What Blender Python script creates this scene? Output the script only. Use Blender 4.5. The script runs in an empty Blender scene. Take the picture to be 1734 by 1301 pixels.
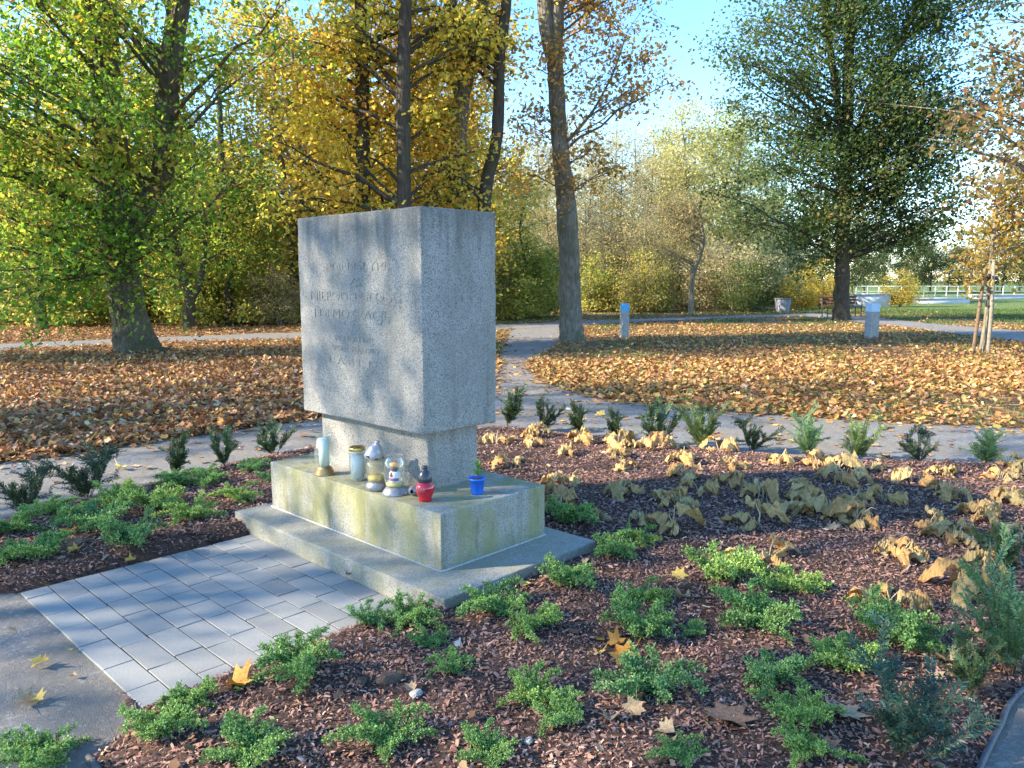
import bpy, bmesh, math
import numpy as np
from mathutils import Vector, Matrix

# ------------------------------------------------------------------ scene, camera, sky, sun
scn = bpy.context.scene
COL = scn.collection
rad = math.radians
F_PX, PITCH, CAM_H, PW, PH = 1320.56, 0.1326, 1.5, 1734.0, 1301.0

cam_d = bpy.data.cameras.new('camera')
cam = bpy.data.objects.new('camera', cam_d); COL.objects.link(cam)
cam.location = (0, 0, CAM_H); cam.rotation_euler = (math.pi/2 - PITCH, 0, 0)
cam_d.sensor_width = 36; cam_d.lens = 36*F_PX/PW
cam_d.clip_start = 0.05; cam_d.clip_end = 2000
scn.camera = cam

SUN_EL, SUN_AZ = rad(28), rad(13)            # light travels towards +x, turned SUN_AZ towards +y
to_sun = Vector((-math.cos(SUN_AZ)*math.cos(SUN_EL), -math.sin(SUN_AZ)*math.cos(SUN_EL), math.sin(SUN_EL)))
world = bpy.data.worlds.new('World'); scn.world = world; world.use_nodes = True
wn, wl = world.node_tree.nodes, world.node_tree.links
wn.clear()
sky = wn.new('ShaderNodeTexSky'); sky.sky_type = 'NISHITA'; sky.sun_disc = False
sky.sun_elevation = SUN_EL
sky.sun_rotation = math.atan2(to_sun.x, to_sun.y)
sky.air_density = 1.0; sky.dust_density = 0.0; sky.ozone_density = 4.0
hs = wn.new('ShaderNodeHueSaturation'); hs.inputs['Saturation'].default_value = 1.12
hs.inputs['Hue'].default_value = 0.5
bg = wn.new('ShaderNodeBackground'); bg.inputs['Strength'].default_value = 0.15
wo = wn.new('ShaderNodeOutputWorld')
wl.new(sky.outputs[0], hs.inputs['Color']); wl.new(hs.outputs[0], bg.inputs[0]); wl.new(bg.outputs[0], wo.inputs[0])

sd = bpy.data.lights.new('sun', 'SUN'); sd.energy = 4.1; sd.angle = rad(0.5); sd.color = (1.0, 0.89, 0.70)
sun = bpy.data.objects.new('sun', sd); COL.objects.link(sun)
sun.rotation_euler = to_sun.to_track_quat('Z', 'Y').to_euler(); sun.location = to_sun*40

scn.view_settings.view_transform = 'Standard'; scn.view_settings.look = 'None'
scn.view_settings.gamma = 1.0; scn.view_settings.exposure = 1.88
scn.render.engine = 'CYCLES'
scn.cycles.max_bounces = 7; scn.cycles.diffuse_bounces = 3; scn.cycles.transparent_max_bounces = 12
scn.cycles.caustics_reflective = False; scn.cycles.caustics_refractive = False

# ------------------------------------------------------------------ helpers
cp, sp = math.cos(PITCH), math.sin(PITCH)
def ray(u, v):
    a = (u-PW/2)/F_PX; b = (v-PH/2)/F_PX
    return a, cp-b*sp, -sp-b*cp
def G(u, v, z=0.0):                       # photo pixel -> point on the level z
    a, dy, dz = ray(u, v); t = (z-CAM_H)/dz
    return np.array([a*t, dy*t, z])
def P(u, v, Y):                           # photo pixel -> point at distance Y
    a, dy, dz = ray(u, v); t = Y/dy
    return np.array([a*t, Y, CAM_H+dz*t])
def PXM(Y, px): return px/F_PX*Y          # pixels at distance Y -> metres

def tag(o, label=None, cat=None, group=None, kind=None):
    if label: o['label'] = label
    if cat: o['category'] = cat
    if group: o['group'] = group
    if kind: o['kind'] = kind
    return o
def empty(name, loc=(0, 0, 0), rz=0.0, scale=1.0):
    o = bpy.data.objects.new(name, None); COL.objects.link(o)
    o.empty_display_size = 0.1
    o.location = loc; o.rotation_euler = (0, 0, rz); o.scale = (scale,)*3
    return o
def link(name, me, parent=None, loc=None, rot=None, scale=None):
    o = bpy.data.objects.new(name, me); COL.objects.link(o)
    if parent is not None: o.parent = parent
    if loc is not None: o.location = loc
    if rot is not None: o.rotation_euler = rot
    if scale is not None: o.scale = scale
    return o
def mesh_np(name, V, polys, mat=None, col=None, smooth=False):
    """V (n,3); polys: list of arrays (m,k) with one k each; col (n,3) per vertex"""
    me = bpy.data.meshes.new(name)
    V = np.asarray(V, np.float32)
    polys = [np.asarray(p, np.int32) for p in polys if len(p)]
    me.vertices.add(len(V)); me.vertices.foreach_set('co', V.ravel())
    nl = sum(p.size for p in polys); nf = sum(len(p) for p in polys)
    me.loops.add(nl); me.loops.foreach_set('vertex_index', np.concatenate([p.ravel() for p in polys]))
    me.polygons.add(nf)
    tot = np.concatenate([np.full(len(p), p.shape[1], np.int32) for p in polys])
    st = np.concatenate([[0], np.cumsum(tot)[:-1]]).astype(np.int32)
    me.polygons.foreach_set('loop_start', st)
    if smooth: me.polygons.foreach_set('use_smooth', np.ones(nf, bool))
    if col is not None:
        at = me.attributes.new('Col', 'FLOAT_COLOR', 'POINT')
        c4 = np.ones((len(V), 4), np.float32); c4[:, :3] = col
        at.data.foreach_set('color', c4.ravel())
    me.update(calc_edges=True); me.validate()
    if mat: me.materials.append(mat)
    return me

class Geo:
    """collects quads/tris of many tubes"""
    def __init__(s): s.V = []; s.Q = []; s.T = []; s.n = 0
    def add(s, V, Q=None, T=None):
        if Q is not None and len(Q): s.Q.append(np.asarray(Q)+s.n)
        if T is not None and len(T): s.T.append(np.asarray(T)+s.n)
        s.V.append(np.asarray(V, float)); s.n += len(V)
    def tube(s, pts, r, sides=6, rng=None, rough=0.0, cap=True):
        pts = np.asarray(pts, float); r = np.broadcast_to(np.asarray(r, float), (len(pts),))
        k = len(pts)
        tan = np.gradient(pts, axis=0); tan /= np.linalg.norm(tan, axis=1)[:, None]+1e-9
        ref = np.array([1., 0, 0]) if abs(tan[0, 0]) < .8 else np.array([0, 1., 0])
        a = np.cross(tan, ref); a /= np.linalg.norm(a, axis=1)[:, None]+1e-9
        b = np.cross(tan, a)
        th = np.linspace(0, 2*math.pi, sides, endpoint=False)
        rr = r[:, None]*np.ones(sides)
        if rng is not None and rough: rr = rr*(1+rng.normal(0, rough, (k, sides)))
        V = pts[:, None, :]+rr[..., None]*(np.cos(th)[None, :, None]*a[:, None, :]+np.sin(th)[None, :, None]*b[:, None, :])
        i = np.arange(k-1)[:, None]*sides; j = np.arange(sides)[None, :]; j2 = (j+1) % sides
        Q = np.stack([i+j, i+j2, i+sides+j2, i+sides+j], -1).reshape(-1, 4)
        T = None
        V = V.reshape(-1, 3)
        if cap:
            V = np.vstack([V, pts[-1]+tan[-1]*r[-1]*.3]); e = (k-1)*sides
            T = [[e+q, e+(q+1) % sides, k*sides] for q in range(sides)]
        s.add(V, Q, T)
    def box(s, c, d, rot=None):
        x, y, z = np.asarray(d)/2.
        V = np.array([[-x,-y,-z],[x,-y,-z],[x,y,-z],[-x,y,-z],[-x,-y,z],[x,-y,z],[x,y,z],[-x,y,z]])
        if rot is not None: V = V@np.asarray(rot).T
        s.add(V+np.asarray(c), [[0,3,2,1],[4,5,6,7],[0,1,5,4],[1,2,6,5],[2,3,7,6],[3,0,4,7]])
    def lathe(s, prof, n=24, c=(0, 0, 0), close_top=False, close_bot=False):
        prof = np.asarray(prof, float); th = np.linspace(0, 2*math.pi, n, endpoint=False)
        V = np.stack([prof[:, :1]*np.cos(th), prof[:, :1]*np.sin(th), prof[:, 1:2]*np.ones(n)], -1).reshape(-1, 3)
        k = len(prof); i = np.arange(k-1)[:, None]*n; j = np.arange(n)[None, :]; j2 = (j+1) % n
        Q = np.stack([i+j, i+j2, i+n+j2, i+n+j], -1).reshape(-1, 4); T = []
        if close_bot:
            V = np.vstack([V, [0, 0, prof[0, 1]]]); T += [[(q+1) % n, q, len(V)-1] for q in range(n)]
        if close_top:
            V = np.vstack([V, [0, 0, prof[-1, 1]]]); e = (k-1)*n
            T += [[e+q, e+(q+1) % n, len(V)-1] for q in range(n)]
        s.add(V+np.asarray(c), Q, T)
    def mesh(s, name, mat, smooth=False, col=None):
        V = np.vstack(s.V)
        return mesh_np(name, V, ([np.vstack(s.Q)] if s.Q else [])+([np.vstack(s.T)] if s.T else []), mat, col, smooth)
    def build(s, name, mat, parent=None, smooth=False, **k):
        return link(name, s.mesh(name, mat, smooth), parent, **k)

def unit(v): return v/(np.linalg.norm(v, axis=-1, keepdims=True)+1e-9)
# leaf outlines: rows (across, along, up), faces as triangles
DIAMOND = (np.array([[0,0,0],[-.42,.45,.10],[0,1,-.06],[.42,.45,.10]]), np.array([[0,1,2],[0,2,3]]))
def maple_outline(spread=1.0):
    ang = np.radians([-90,-52,-28,-2,18,38,66,90,114,142,162,182,208,232])
    r = np.array([.30,.44,.30,.50,.34,.60,.36,.66,.36,.60,.34,.50,.30,.44])
    x, y = r*np.cos(ang), r*np.sin(ang)+.4
    V = np.stack([x, y, .10*np.abs(x)*spread+.12*np.sin(7*x+3*y)*spread], 1)
    V = np.vstack([[0, .38, -.02], V]); n = len(ang)
    return V, np.array([[0, 1+i, 1+(i+1) % n] for i in range(n)])
def lobed(n=7):
    ang = np.linspace(0, 2*math.pi, 2*n//1, endpoint=False)[:10]
MAPLE = maple_outline()
# cheaper lobed leaf for crowns: 8 rim points
def star5():
    ang = np.radians([-90,-30,10,45,90,135,170,210]); r = np.array([.35,.48,.26,.56,.62,.56,.26,.48])
    x, y = r*np.cos(ang), r*np.sin(ang)+.4
    V = np.vstack([[0,.4,-.03], np.stack([x, y, .16*np.abs(x)], 1)])
    return V, np.array([[0,1+i,1+(i+1) % 8] for i in range(8)])
STAR5 = star5()
def leaf_cloud(name, pos, size, col, mat, rng, templ=DIAMOND, up=0.4, droop=0.0, normals=None):
    """one mesh of many small leaves"""
    N = len(pos); tv, tf = templ; k = len(tv)
    n = rng.normal(size=(N, 3)) if normals is None else normals
    n[:, 2] += np.sign(n[:, 2])*up if normals is None else 0
    n = unit(n); t = unit(np.cross(n, rng.normal(size=(N, 3))))
    if droop: t = unit(t+np.array([0, 0, -droop])); n = unit(n-(n*t).sum(1, keepdims=True)*t)
    b = np.cross(n, t); size = np.broadcast_to(size, (N,))[:, None, None]
    wav = rng.uniform(.3, 2.6, N)[:, None, None]; wid = rng.uniform(.55, 1.1, N)[:, None, None]
    V = pos[:, None, :]+size*(wid*tv[None, :, :1]*b[:, None]+tv[None, :, 1:2]*t[:, None]+wav*tv[None, :, 2:]*n[:, None])
    Fc = (tf[None]+(np.arange(N)*k)[:, None, None]).reshape(-1, tf.shape[1])
    return mesh_np(name, V.reshape(-1, 3), [Fc], mat, np.repeat(col, k, axis=0))
def palette(rng, N, cols, w, jit=.15):
    c = np.array(cols)[rng.choice(len(cols), N, p=np.array(w)/np.sum(w))]
    return np.clip(c*(1+rng.normal(0, jit, (N, 1)))*(1+rng.normal(0, jit*.35, (N, 3))), .004, .95)

# ------------------------------------------------------------------ materials
class N:
    def __init__(s, name):
        s.m = bpy.data.materials.new(name); s.m.use_nodes = True
        s.t = s.m.node_tree; s.t.nodes.clear()
        s.out = s.t.nodes.new('ShaderNodeOutputMaterial')
    def n(s, typ, **kw):
        x = s.t.nodes.new('ShaderNode'+typ)
        for k, v in kw.items():
            if k.startswith('_'): setattr(x, k[1:], v)
            else: s.set(x.inputs[k.replace('__', ' ')], v)
        return x
    def set(s, inp, v):
        if isinstance(v, bpy.types.NodeSocket): s.t.links.new(v, inp)
        elif isinstance(v, tuple) and len(v) == 3 and inp.type == 'RGBA': inp.default_value = (*v, 1)
        else: inp.default_value = v
    def co(s): return s.n('TexCoord').outputs['Object']
    def geo(s): return s.n('NewGeometry').outputs['Position']
    def noise(s, vec, scale, detail=4, rough=.55, dist=0):
        return s.n('TexNoise', Vector=vec, Scale=scale, Detail=detail, Roughness=rough, Distortion=dist)
    def ramp(s, fac, stops):
        r = s.n('ValToRGB', Fac=fac); cr = r.color_ramp
        while len(cr.elements) < len(stops): cr.elements.new(.5)
        for e, (p, c) in zip(cr.elements, stops):
            e.position = p; e.color = (*c, 1) if isinstance(c, tuple) else (c, c, c, 1)
        return r.outputs[0]
    def mix(s, f, a, b, mode='MIX'):
        x = s.n('Mix', _data_type='RGBA', _blend_type=mode)
        s.set(x.inputs[0], f); s.set(x.inputs[6], a); s.set(x.inputs[7], b)
        return x.outputs[2]
    def math(s, op, a, b=0.0):
        x = s.n('Math', _operation=op); s.set(x.inputs[0], a); s.set(x.inputs[1], b); return x.outputs[0]
    def bump(s, h, strength, dist, normal=None):
        x = s.n('Bump', Height=h, Strength=strength, Distance=dist)
        if normal: s.set(x.inputs['Normal'], normal)
        return x.outputs[0]
    def bsdf(s, color, rough=.8, spec=.3, normal=None, metallic=0., **kw):
        b = s.n('BsdfPrincipled'); s.set(b.inputs['Base Color'], color); s.set(b.inputs['Roughness'], rough)
        s.set(b.inputs['Specular IOR Level'], spec); s.set(b.inputs['Metallic'], metallic)
        if normal: s.set(b.inputs['Normal'], normal)
        for k, v in kw.items(): s.set(b.inputs[k.replace('__', ' ')], v)
        return b.outputs[0]
    def done(s, shader): s.t.links.new(shader, s.out.inputs[0]); return s.m

def mat_leaf(name, trans=.4, rough=.55, gain=1.6):
    m = N(name); c = m.n('Attribute', _attribute_name='Col').outputs['Color']
    d = m.bsdf(c, rough, .25)
    t = m.n('BsdfTranslucent', Color=m.mix(1.0, c, (gain, gain*.95, gain*.6), 'MULTIPLY'))
    x = m.n('MixShader', Fac=trans); m.set(x.inputs[1], d); m.set(x.inputs[2], t.outputs[0])
    return m.done(x.outputs[0])
def mat_litter(name):
    m = N(name); c = m.n('Attribute', _attribute_name='Col').outputs['Color']
    d = m.bsdf(c, .7, .2); t = m.n('BsdfTranslucent', Color=c)
    x = m.n('MixShader', Fac=.15); m.set(x.inputs[1], d); m.set(x.inputs[2], t.outputs[0])
    return m.done(x.outputs[0])
def mat_col(name, rough=.85):
    m = N(name); c = m.n('Attribute', _attribute_name='Col').outputs['Color']
    return m.done(m.bsdf(c, rough, .2))
def mat_plain(name, color, rough=.5, spec=.4, metallic=0., nscale=40, var=.25, bump=0.0):
    m = N(name); o = m.co(); nz = m.noise(o, nscale, 5)
    dark = tuple(x*(1-var) for x in color); light = tuple(min(1, x*(1+var)) for x in color)
    c = m.ramp(nz.outputs[0], [(.3, dark), (.7, light)])
    nrm = m.bump(nz.outputs[0], bump, .01) if bump else None
    return m.done(m.bsdf(c, rough, spec, nrm, metallic))

def mat_bark(name, a, b, moss=0.0):
    m = N(name); o = m.co()
    mp = m.n('Mapping', Vector=o); mp.inputs['Scale'].default_value = (1, 1, .22)
    n1 = m.noise(mp.outputs[0], 22, 6, .65, .6); n2 = m.noise(o, 3.0, 4)
    v = m.n('TexVoronoi', Vector=mp.outputs[0], Scale=16., _feature='DISTANCE_TO_EDGE')
    c = m.ramp(n1.outputs[0], [(.3, a), (.72, b)])
    c = m.mix(m.math('MULTIPLY', n2.outputs[0], .5), c, tuple(x*.6 for x in a))
    if moss:
        g = m.ramp(m.noise(o, 2.2, 5).outputs[0], [(.48, 0.), (.62, 1.)])
        c = m.mix(m.math('MULTIPLY', g, moss), c, (.07, .085, .03))
    h = m.math('ADD', n1.outputs[0], m.math('MULTIPLY', v.outputs[0], 1.5))
    return m.done(m.bsdf(c, .9, .15, m.bump(h, 1.0, .03)))

def mat_granite(name, base, light, dark, moss=0.0, streak=0.0, fine=1.0, weather=0.0):
    m = N(name); o = m.geo()
    v = m.n('TexVoronoi', Vector=o, Scale=260.*fine); v2 = m.noise(o, 190*fine, 3, .7)
    big = m.noise(o, 1.7, 5, .6); mid = m.noise(o, 9, 5, .65)
    c = m.mix(m.ramp(v2.outputs[0], [(.38, 0.), (.66, 1.)]), base, light)
    cell = m.n('SeparateColor', Color=v.outputs['Color']).outputs[0]
    c = m.mix(m.ramp(cell, [(.70, 0.), (.84, .8)]), c, dark)
    c = m.mix(m.math('MULTIPLY', m.ramp(mid.outputs[0], [(.42, 0.), (.7, 1.)]), .35), c, tuple(x*.55 for x in base))
    c = m.mix(m.math('MULTIPLY', m.ramp(big.outputs[0], [(.4, 0.), (.65, 1.)]), .3), c, tuple(x*.7 for x in base))
    if streak:
        mp = m.n('Mapping', Vector=o); mp.inputs['Scale'].default_value = (6, 6, .7)
        s = m.ramp(m.noise(mp.outputs[0], 1.6, 5, .6).outputs[0], [(.52, 0.), (.68, 1.)])
        c = m.mix(m.math('MULTIPLY', s, streak), c, (.12, .125, .105))
    if moss:
        mp = m.n('Mapping', Vector=o); mp.inputs['Scale'].default_value = (4, 4, 1.3)
        s = m.ramp(m.noise(mp.outputs[0], 1.4, 6, .62).outputs[0], [(.38, 0.), (.6, 1.)])
        c = m.mix(m.math('MULTIPLY', s, moss), c, (.30, .285, .10))
        s2 = m.ramp(m.noise(mp.outputs[0], 3.1, 6, .65).outputs[0], [(.54, 0.), (.7, 1.)])
        c = m.mix(m.math('MULTIPLY', s2, moss*.75), c, (.10, .105, .045))
    if weather:
        zz = m.n('SeparateXYZ', Vector=o).outputs[2]
        mp = m.n('Mapping', Vector=o); mp.inputs['Scale'].default_value = (9, 9, 1.0)
        st = m.noise(mp.outputs[0], 1.3, 6, .65).outputs[0]
        lim = m.math('ADD', m.math('MULTIPLY', m.math('SUBTRACT', zz, 1.86), 1.1), m.math('MULTIPLY', st, 1.25))
        c = m.mix(m.math('MULTIPLY', m.ramp(lim, [(.40, 0.), (.68, 1.)]), weather), c, (.085,.085,.075))
    h = m.math('ADD', m.math('MULTIPLY', v2.outputs[0], .6), cell)
    return m.done(m.bsdf(c, .85, .25, m.bump(h, .7, .004)))

M = {}
M['block'] = mat_granite('granite_block', (.32,.302,.278), (.50,.478,.445), (.08,.075,.07), 0.05, .35, 1.0, .6)
M['plinth'] = mat_granite('granite_plinth', (.36,.34,.30), (.56,.53,.47), (.11,.105,.095), .72, .5)
M['base'] = mat_granite('granite_base', (.34,.325,.29), (.49,.47,.42), (.14,.13,.11), .28, .3)
M['mortar'] = mat_plain('mortar', (.50,.48,.43), .9, .2, nscale=60)
M['letter'] = mat_plain('letter_groove', (.37,.35,.32), .95, .1, nscale=90)

def mat_asphalt():
    m = N('asphalt'); o = m.geo()
    v = m.n('TexVoronoi', Vector=o, Scale=70.); n1 = m.noise(o, 210, 3, .7); n2 = m.noise(o, .9, 6, .6); n3 = m.noise(o, 7, 5, .6)
    c = m.ramp(n1.outputs[0], [(.3, (.12,.118,.118)), (.7, (.31,.30,.29))])
    cell = m.n('SeparateColor', Color=v.outputs['Color']).outputs[0]
    c = m.mix(m.ramp(cell, [(.8, 0.), (.95, .7)]), c, (.40,.385,.36))
    c = m.mix(m.math('MULTIPLY', m.ramp(n2.outputs[0], [(.40, 0.), (.60, 1.)]), .75), c, (.25,.21,.16))
    c = m.mix(m.math('MULTIPLY', m.ramp(n3.outputs[0], [(.5, 0.), (.72, 1.)]), .4), c, (.13,.125,.12))
    h = m.math('ADD', n1.outputs[0], m.math('MULTIPLY', n3.outputs[0], 3.))
    return m.done(m.bsdf(c, .9, .2, m.bump(h, .9, .010)))
M['asphalt'] = mat_asphalt()
def mat_paver():
    m = N('paving_concrete'); o = m.geo(); oi = m.n('ObjectInfo').outputs['Random']
    n1 = m.noise(o, 160, 4, .7); n2 = m.noise(o, 6, 6, .65); n3 = m.noise(o, 1.6, 4)
    c = m.ramp(n1.outputs[0], [(.25, (.235,.232,.22)), (.75, (.365,.36,.335))])
    c = m.mix(m.math('MULTIPLY', m.ramp(n2.outputs[0], [(.5, 0.), (.75, 1.)]), .35), c, (.33,.315,.28))
    c = m.mix(m.math('MULTIPLY', m.ramp(n3.outputs[0], [(.45, 0.), (.7, 1.)]), .35), c, (.38,.37,.33))
    c = m.mix(.45, c, m.ramp(oi, [(0., (.55,.54,.52)), (.5, (.85,.86,.87)), (1., (1., 1., 1.))]), 'MULTIPLY')
    h = m.math('ADD', n1.outputs[0], m.math('MULTIPLY', n2.outputs[0], 2.))
    return m.done(m.bsdf(c, .85, .25, m.bump(h, .35, .004)))
M['paver'] = mat_paver()
def mat_soil():
    m = N('mulch_soil'); o = m.geo()
    n1 = m.noise(o, 70, 5, .75, 1.); n2 = m.noise(o, 3, 5)
    c = m.ramp(n1.outputs[0], [(.3, (.05,.03,.024)), (.7, (.19,.115,.085))])
    c = m.mix(m.math('MULTIPLY', n2.outputs[0], .4), c, (.10,.07,.055))
    return m.done(m.bsdf(c, .95, .1, m.bump(n1.outputs[0], 1., .015)))
M['soil'] = mat_soil()
def mat_ground():
    m = N('leafy_ground'); o = m.geo()
    v = m.n('TexVoronoi', Vector=o, Scale=9.); r = m.n('SeparateColor', Color=v.outputs['Color']).outputs
    leaf = m.ramp(r[0], [(0., (.11,.055,.03)), (.3, (.22,.105,.045)), (.55, (.34,.18,.07)), (.8, (.42,.25,.10)), (1., (.50,.36,.18))])
    n1 = m.noise(o, 30, 4, .7); soil = m.ramp(n1.outputs[0], [(.3, (.05,.038,.025)), (.7, (.13,.10,.065))])
    grass = m.ramp(m.noise(o, 50, 4, .7).outputs[0], [(.3, (.03,.05,.015)), (.7, (.09,.13,.035))])
    gm = m.ramp(m.noise(o, .35, 5, .6).outputs[0], [(.45, 0.), (.6, .8)])
    x = m.n('SeparateXYZ', Vector=o).outputs
    c = m.mix(gm, soil, grass)
    c = m.mix(m.ramp(r[1], [(.3, 0.), (.36, 1.)]), c, leaf)
    # open lawn to the far right: short grass with few leaves
    far = m.math('SUBTRACT', m.math('ADD', x[0], m.math('MULTIPLY', x[1], .62)), 43.5)
    lawnn = m.math('ADD', far, m.math('MULTIPLY', m.noise(o, .25, 4).outputs[0], 5.))
    lawn = m.ramp(m.math('MULTIPLY', lawnn, .12), [(.15, 0.), (.5, 1.)])
    lg = m.ramp(m.noise(o, 6, 5, .7).outputs[0], [(.3, (.07,.13,.03)), (.7, (.16,.25,.06))])
    c = m.mix(lawn, c, m.mix(m.ramp(r[1], [(.82, 0.), (.86, .8)]), lg, leaf))
    h = m.math('ADD', v.outputs[0], n1.outputs[0])
    return m.done(m.bsdf(c, .9, .15, m.bump(h, 1., .05)))
M['ground'] = mat_ground()
M['litter'] = mat_litter('leaf_litter'); M['chip'] = mat_col('wood_chip', .95); M['leaf'] = mat_leaf('tree_leaf', .55, gain=1.5)
M['leaf_back'] = mat_leaf('wood_leaf', .55, gain=1.5); M['juniper'] = mat_leaf('juniper_leaf', .22, .5, 1.2); M['yew'] = mat_leaf('yew_needle', .15, .4, 1.2)
M['grass'] = mat_leaf('grass_blade', .3)
M['bark'] = mat_bark('bark_grey', (.10,.085,.065), (.36,.32,.255), .5)
M['bark_dark'] = mat_bark('bark_dark', (.045,.036,.028), (.15,.12,.09), .3)
M['bark_mid'] = mat_bark('bark_mid', (.07,.058,.043), (.24,.205,.155), .6)
M['bark_pale'] = mat_bark('bark_pale', (.16,.14,.10), (.38,.33,.25))
M['twig'] = mat_plain('twig', (.13,.085,.05), .9, .1)
def mat_hosta():
    m = N('withered_leaf'); oi = m.n('ObjectInfo').outputs['Random']; o = m.co()
    base = m.ramp(oi, [(0., (.54,.29,.10)), (.25, (.64,.39,.14)), (.5, (.70,.48,.21)), (.72, (.54,.37,.14)), (.88, (.60,.31,.11)), (1., (.52,.45,.18))])
    w = m.n('TexWave', Vector=o, Scale=22., Distortion=1.5, Detail=2., _bands_direction='X')
    n1 = m.noise(o, 26, 6, .7)
    c = m.mix(m.math('MULTIPLY', m.ramp(n1.outputs[0], [(.46, 0.), (.66, 1.)]), .5), base, (.24,.12,.05))
    c = m.mix(m.math('MULTIPLY', w.outputs[1], .25), c, m.mix(.5, base, (.7,.55,.3)))
    d = m.bsdf(c, .6, .25, m.bump(w.outputs[1], .5, .006))
    t = m.n('BsdfTranslucent', Color=c)
    x = m.n('MixShader', Fac=.25); m.set(x.inputs[1], d); m.set(x.inputs[2], t.outputs[0])
    return m.done(x.outputs[0])
M['hosta'] = mat_hosta()
M['stalk'] = mat_plain('withered_stalk', (.52,.42,.24), .7, .2)
def mat_fallen(name, a, b):
    m = N(name); o = m.co(); n1 = m.noise(o, 14, 5, .6)
    c = m.ramp(n1.outputs[0], [(.35, a), (.65, b)])
    d = m.bsdf(c, .6, .25, m.bump(n1.outputs[0], .3, .01)); t = m.n('BsdfTranslucent', Color=c)
    x = m.n('MixShader', Fac=.2); m.set(x.inputs[1], d); m.set(x.inputs[2], t.outputs[0])
    return m.done(x.outputs[0])
M['f_orange'] = mat_fallen('leaf_orange', (.55,.22,.04), (.72,.38,.08))
M['f_yellow'] = mat_fallen('leaf_yellow', (.62,.42,.08), (.75,.55,.18))
M['f_tan'] = mat_fallen('leaf_tan', (.36,.23,.12), (.58,.43,.26))
M['f_brown'] = mat_fallen('leaf_brown', (.24,.12,.07), (.42,.25,.15))

def smoothnoise2(rng, x, y, scale, oct=3):
    out = np.zeros_like(x); amp = 1.
    for o in range(oct):
        for _ in range(4):
            a = rng.uniform(0, 6.28); k = (1.6**o)*rng.uniform(.6, 1.4)/scale
            out += amp*np.sin((x*math.cos(a)+y*math.sin(a))*6.28*k+rng.uniform(0, 6.28))/4
        amp *= .55
    return out
def catmull(pts, n=10, closed=False):
    pts = np.asarray(pts, float); L = len(pts); out = []
    rngi = range(L) if closed else range(L-1)
    for i in rngi:
        p = [pts[(i+k) % L] if closed else pts[min(max(i+k, 0), L-1)] for k in (-1, 0, 1, 2)]
        for t in np.linspace(0, 1, n, endpoint=False):
            out.append(.5*((2*p[1])+(-p[0]+p[2])*t+(2*p[0]-5*p[1]+4*p[2]-p[3])*t*t+(-p[0]+3*p[1]-3*p[2]+p[3])*t**3))
    if not closed: out.append(pts[-1])
    return np.array(out)
def inside(poly, x, y):
    res = np.zeros(len(x), bool); px, py = poly[:, 0], poly[:, 1]; j = len(poly)-1
    for i in range(len(poly)):
        c = ((py[i] > y) != (py[j] > y)) & (x < (px[j]-px[i])*(y-py[i])/(py[j]-py[i]+1e-12)+px[i])
        res ^= c; j = i
    return res
def sheet(name, poly, z, mat, kind='structure'):
    bm = bmesh.new(); vs = [bm.verts.new((p[0], p[1], z)) for p in poly]
    f = bm.faces.new(vs); bmesh.ops.triangulate(bm, faces=[f])
    for f in bm.faces:
        if f.normal.z < 0: f.normal_flip()
    me = bpy.data.meshes.new(name); bm.to_mesh(me); bm.free(); me.materials.append(mat)
    return tag(link(name, me), kind=kind)
# ------------------------------------------------------------------ the setting: ground, paths, bed
rng = np.random.default_rng(11)
gx = np.concatenate([[-600, -150, -60], np.linspace(-40, 40, 81), [60, 150, 600]])
gy = np.concatenate([[-300, -60, -20], np.linspace(-10, 70, 81), [100, 200, 900]])
XX, YY = np.meshgrid(gx, gy); nxx, nyy = len(gx), len(gy)
i = (np.arange(nyy-1)[:, None]*nxx+np.arange(nxx-1)[None]).ravel()
tag(link('ground', mesh_np('ground', np.stack([XX.ravel(), YY.ravel(), np.zeros(XX.size)], 1),
    [np.stack([i, i+1, i+1+nxx, i+nxx], 1)], M['ground'])), kind='structure')

def wobble(poly, amp, rng):
    d = np.linalg.norm(poly, axis=1)
    return poly+rng.normal(0, 1, poly.shape)*amp*np.clip(d/10, .3, 2)[:, None]
g2 = lambda pts: np.array([G(u, v)[:2] for u, v in pts])
left_outer = wobble(catmull(g2([(-420,850),(-150,812),(0,787),(90,776),(250,752),(350,737),(520,713),(690,690),(836,662)]), 14), .03, rng)
right_outer = wobble(catmull(g2([(925,650),(1000,673),(1100,688),(1300,704),(1500,716),(1734,728),(2150,748)]), 14), .035, rng)
branch_l = wobble(catmull(g2([(838,655),(843,625),(850,598),(860,572),(868,553)]), 8), .03, rng)
branch_r = wobble(catmull(g2([(955,549),(952,562),(947,577),(930,592),(905,606),(892,622),(918,645)]), 8), .03, rng)
ring_poly = np.vstack([left_outer, branch_l, branch_r, right_outer, [[12, 1], [9, -6], [-9, -6], [-10, 2]]])
sheet('path', ring_poly, .006, M['asphalt'])
far_up = wobble(catmull(g2([(-260,599),(0,583),(200,574.5),(510,563),(700,556.5),(860,550),(1000,544),(1150,538.5),(1300,534),(1400,530.5)]), 8), .03, rng)
far_lo = wobble(catmull(g2([(1400,534.5),(1300,537.5),(1150,542.5),(1000,550),(860,558.5),(700,566),(510,573.5),(200,585),(0,594),(-260,612)]), 8), .03, rng)
far_poly = np.vstack([far_up, far_lo])
sheet('path', far_poly, .011, M['asphalt'])
rp_up = wobble(catmull(g2([(1366,531),(1490,540),(1600,551),(1734,562),(2000,585)]), 8), .03, rng)
rp_lo = wobble(catmull(g2([(2000,606),(1734,579),(1610,565),(1480,549),(1366,537)]), 8), .03, rng)
rpath_poly = np.vstack([rp_up, rp_lo])
sheet('path', rpath_poly, .015, M['asphalt'])
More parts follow.
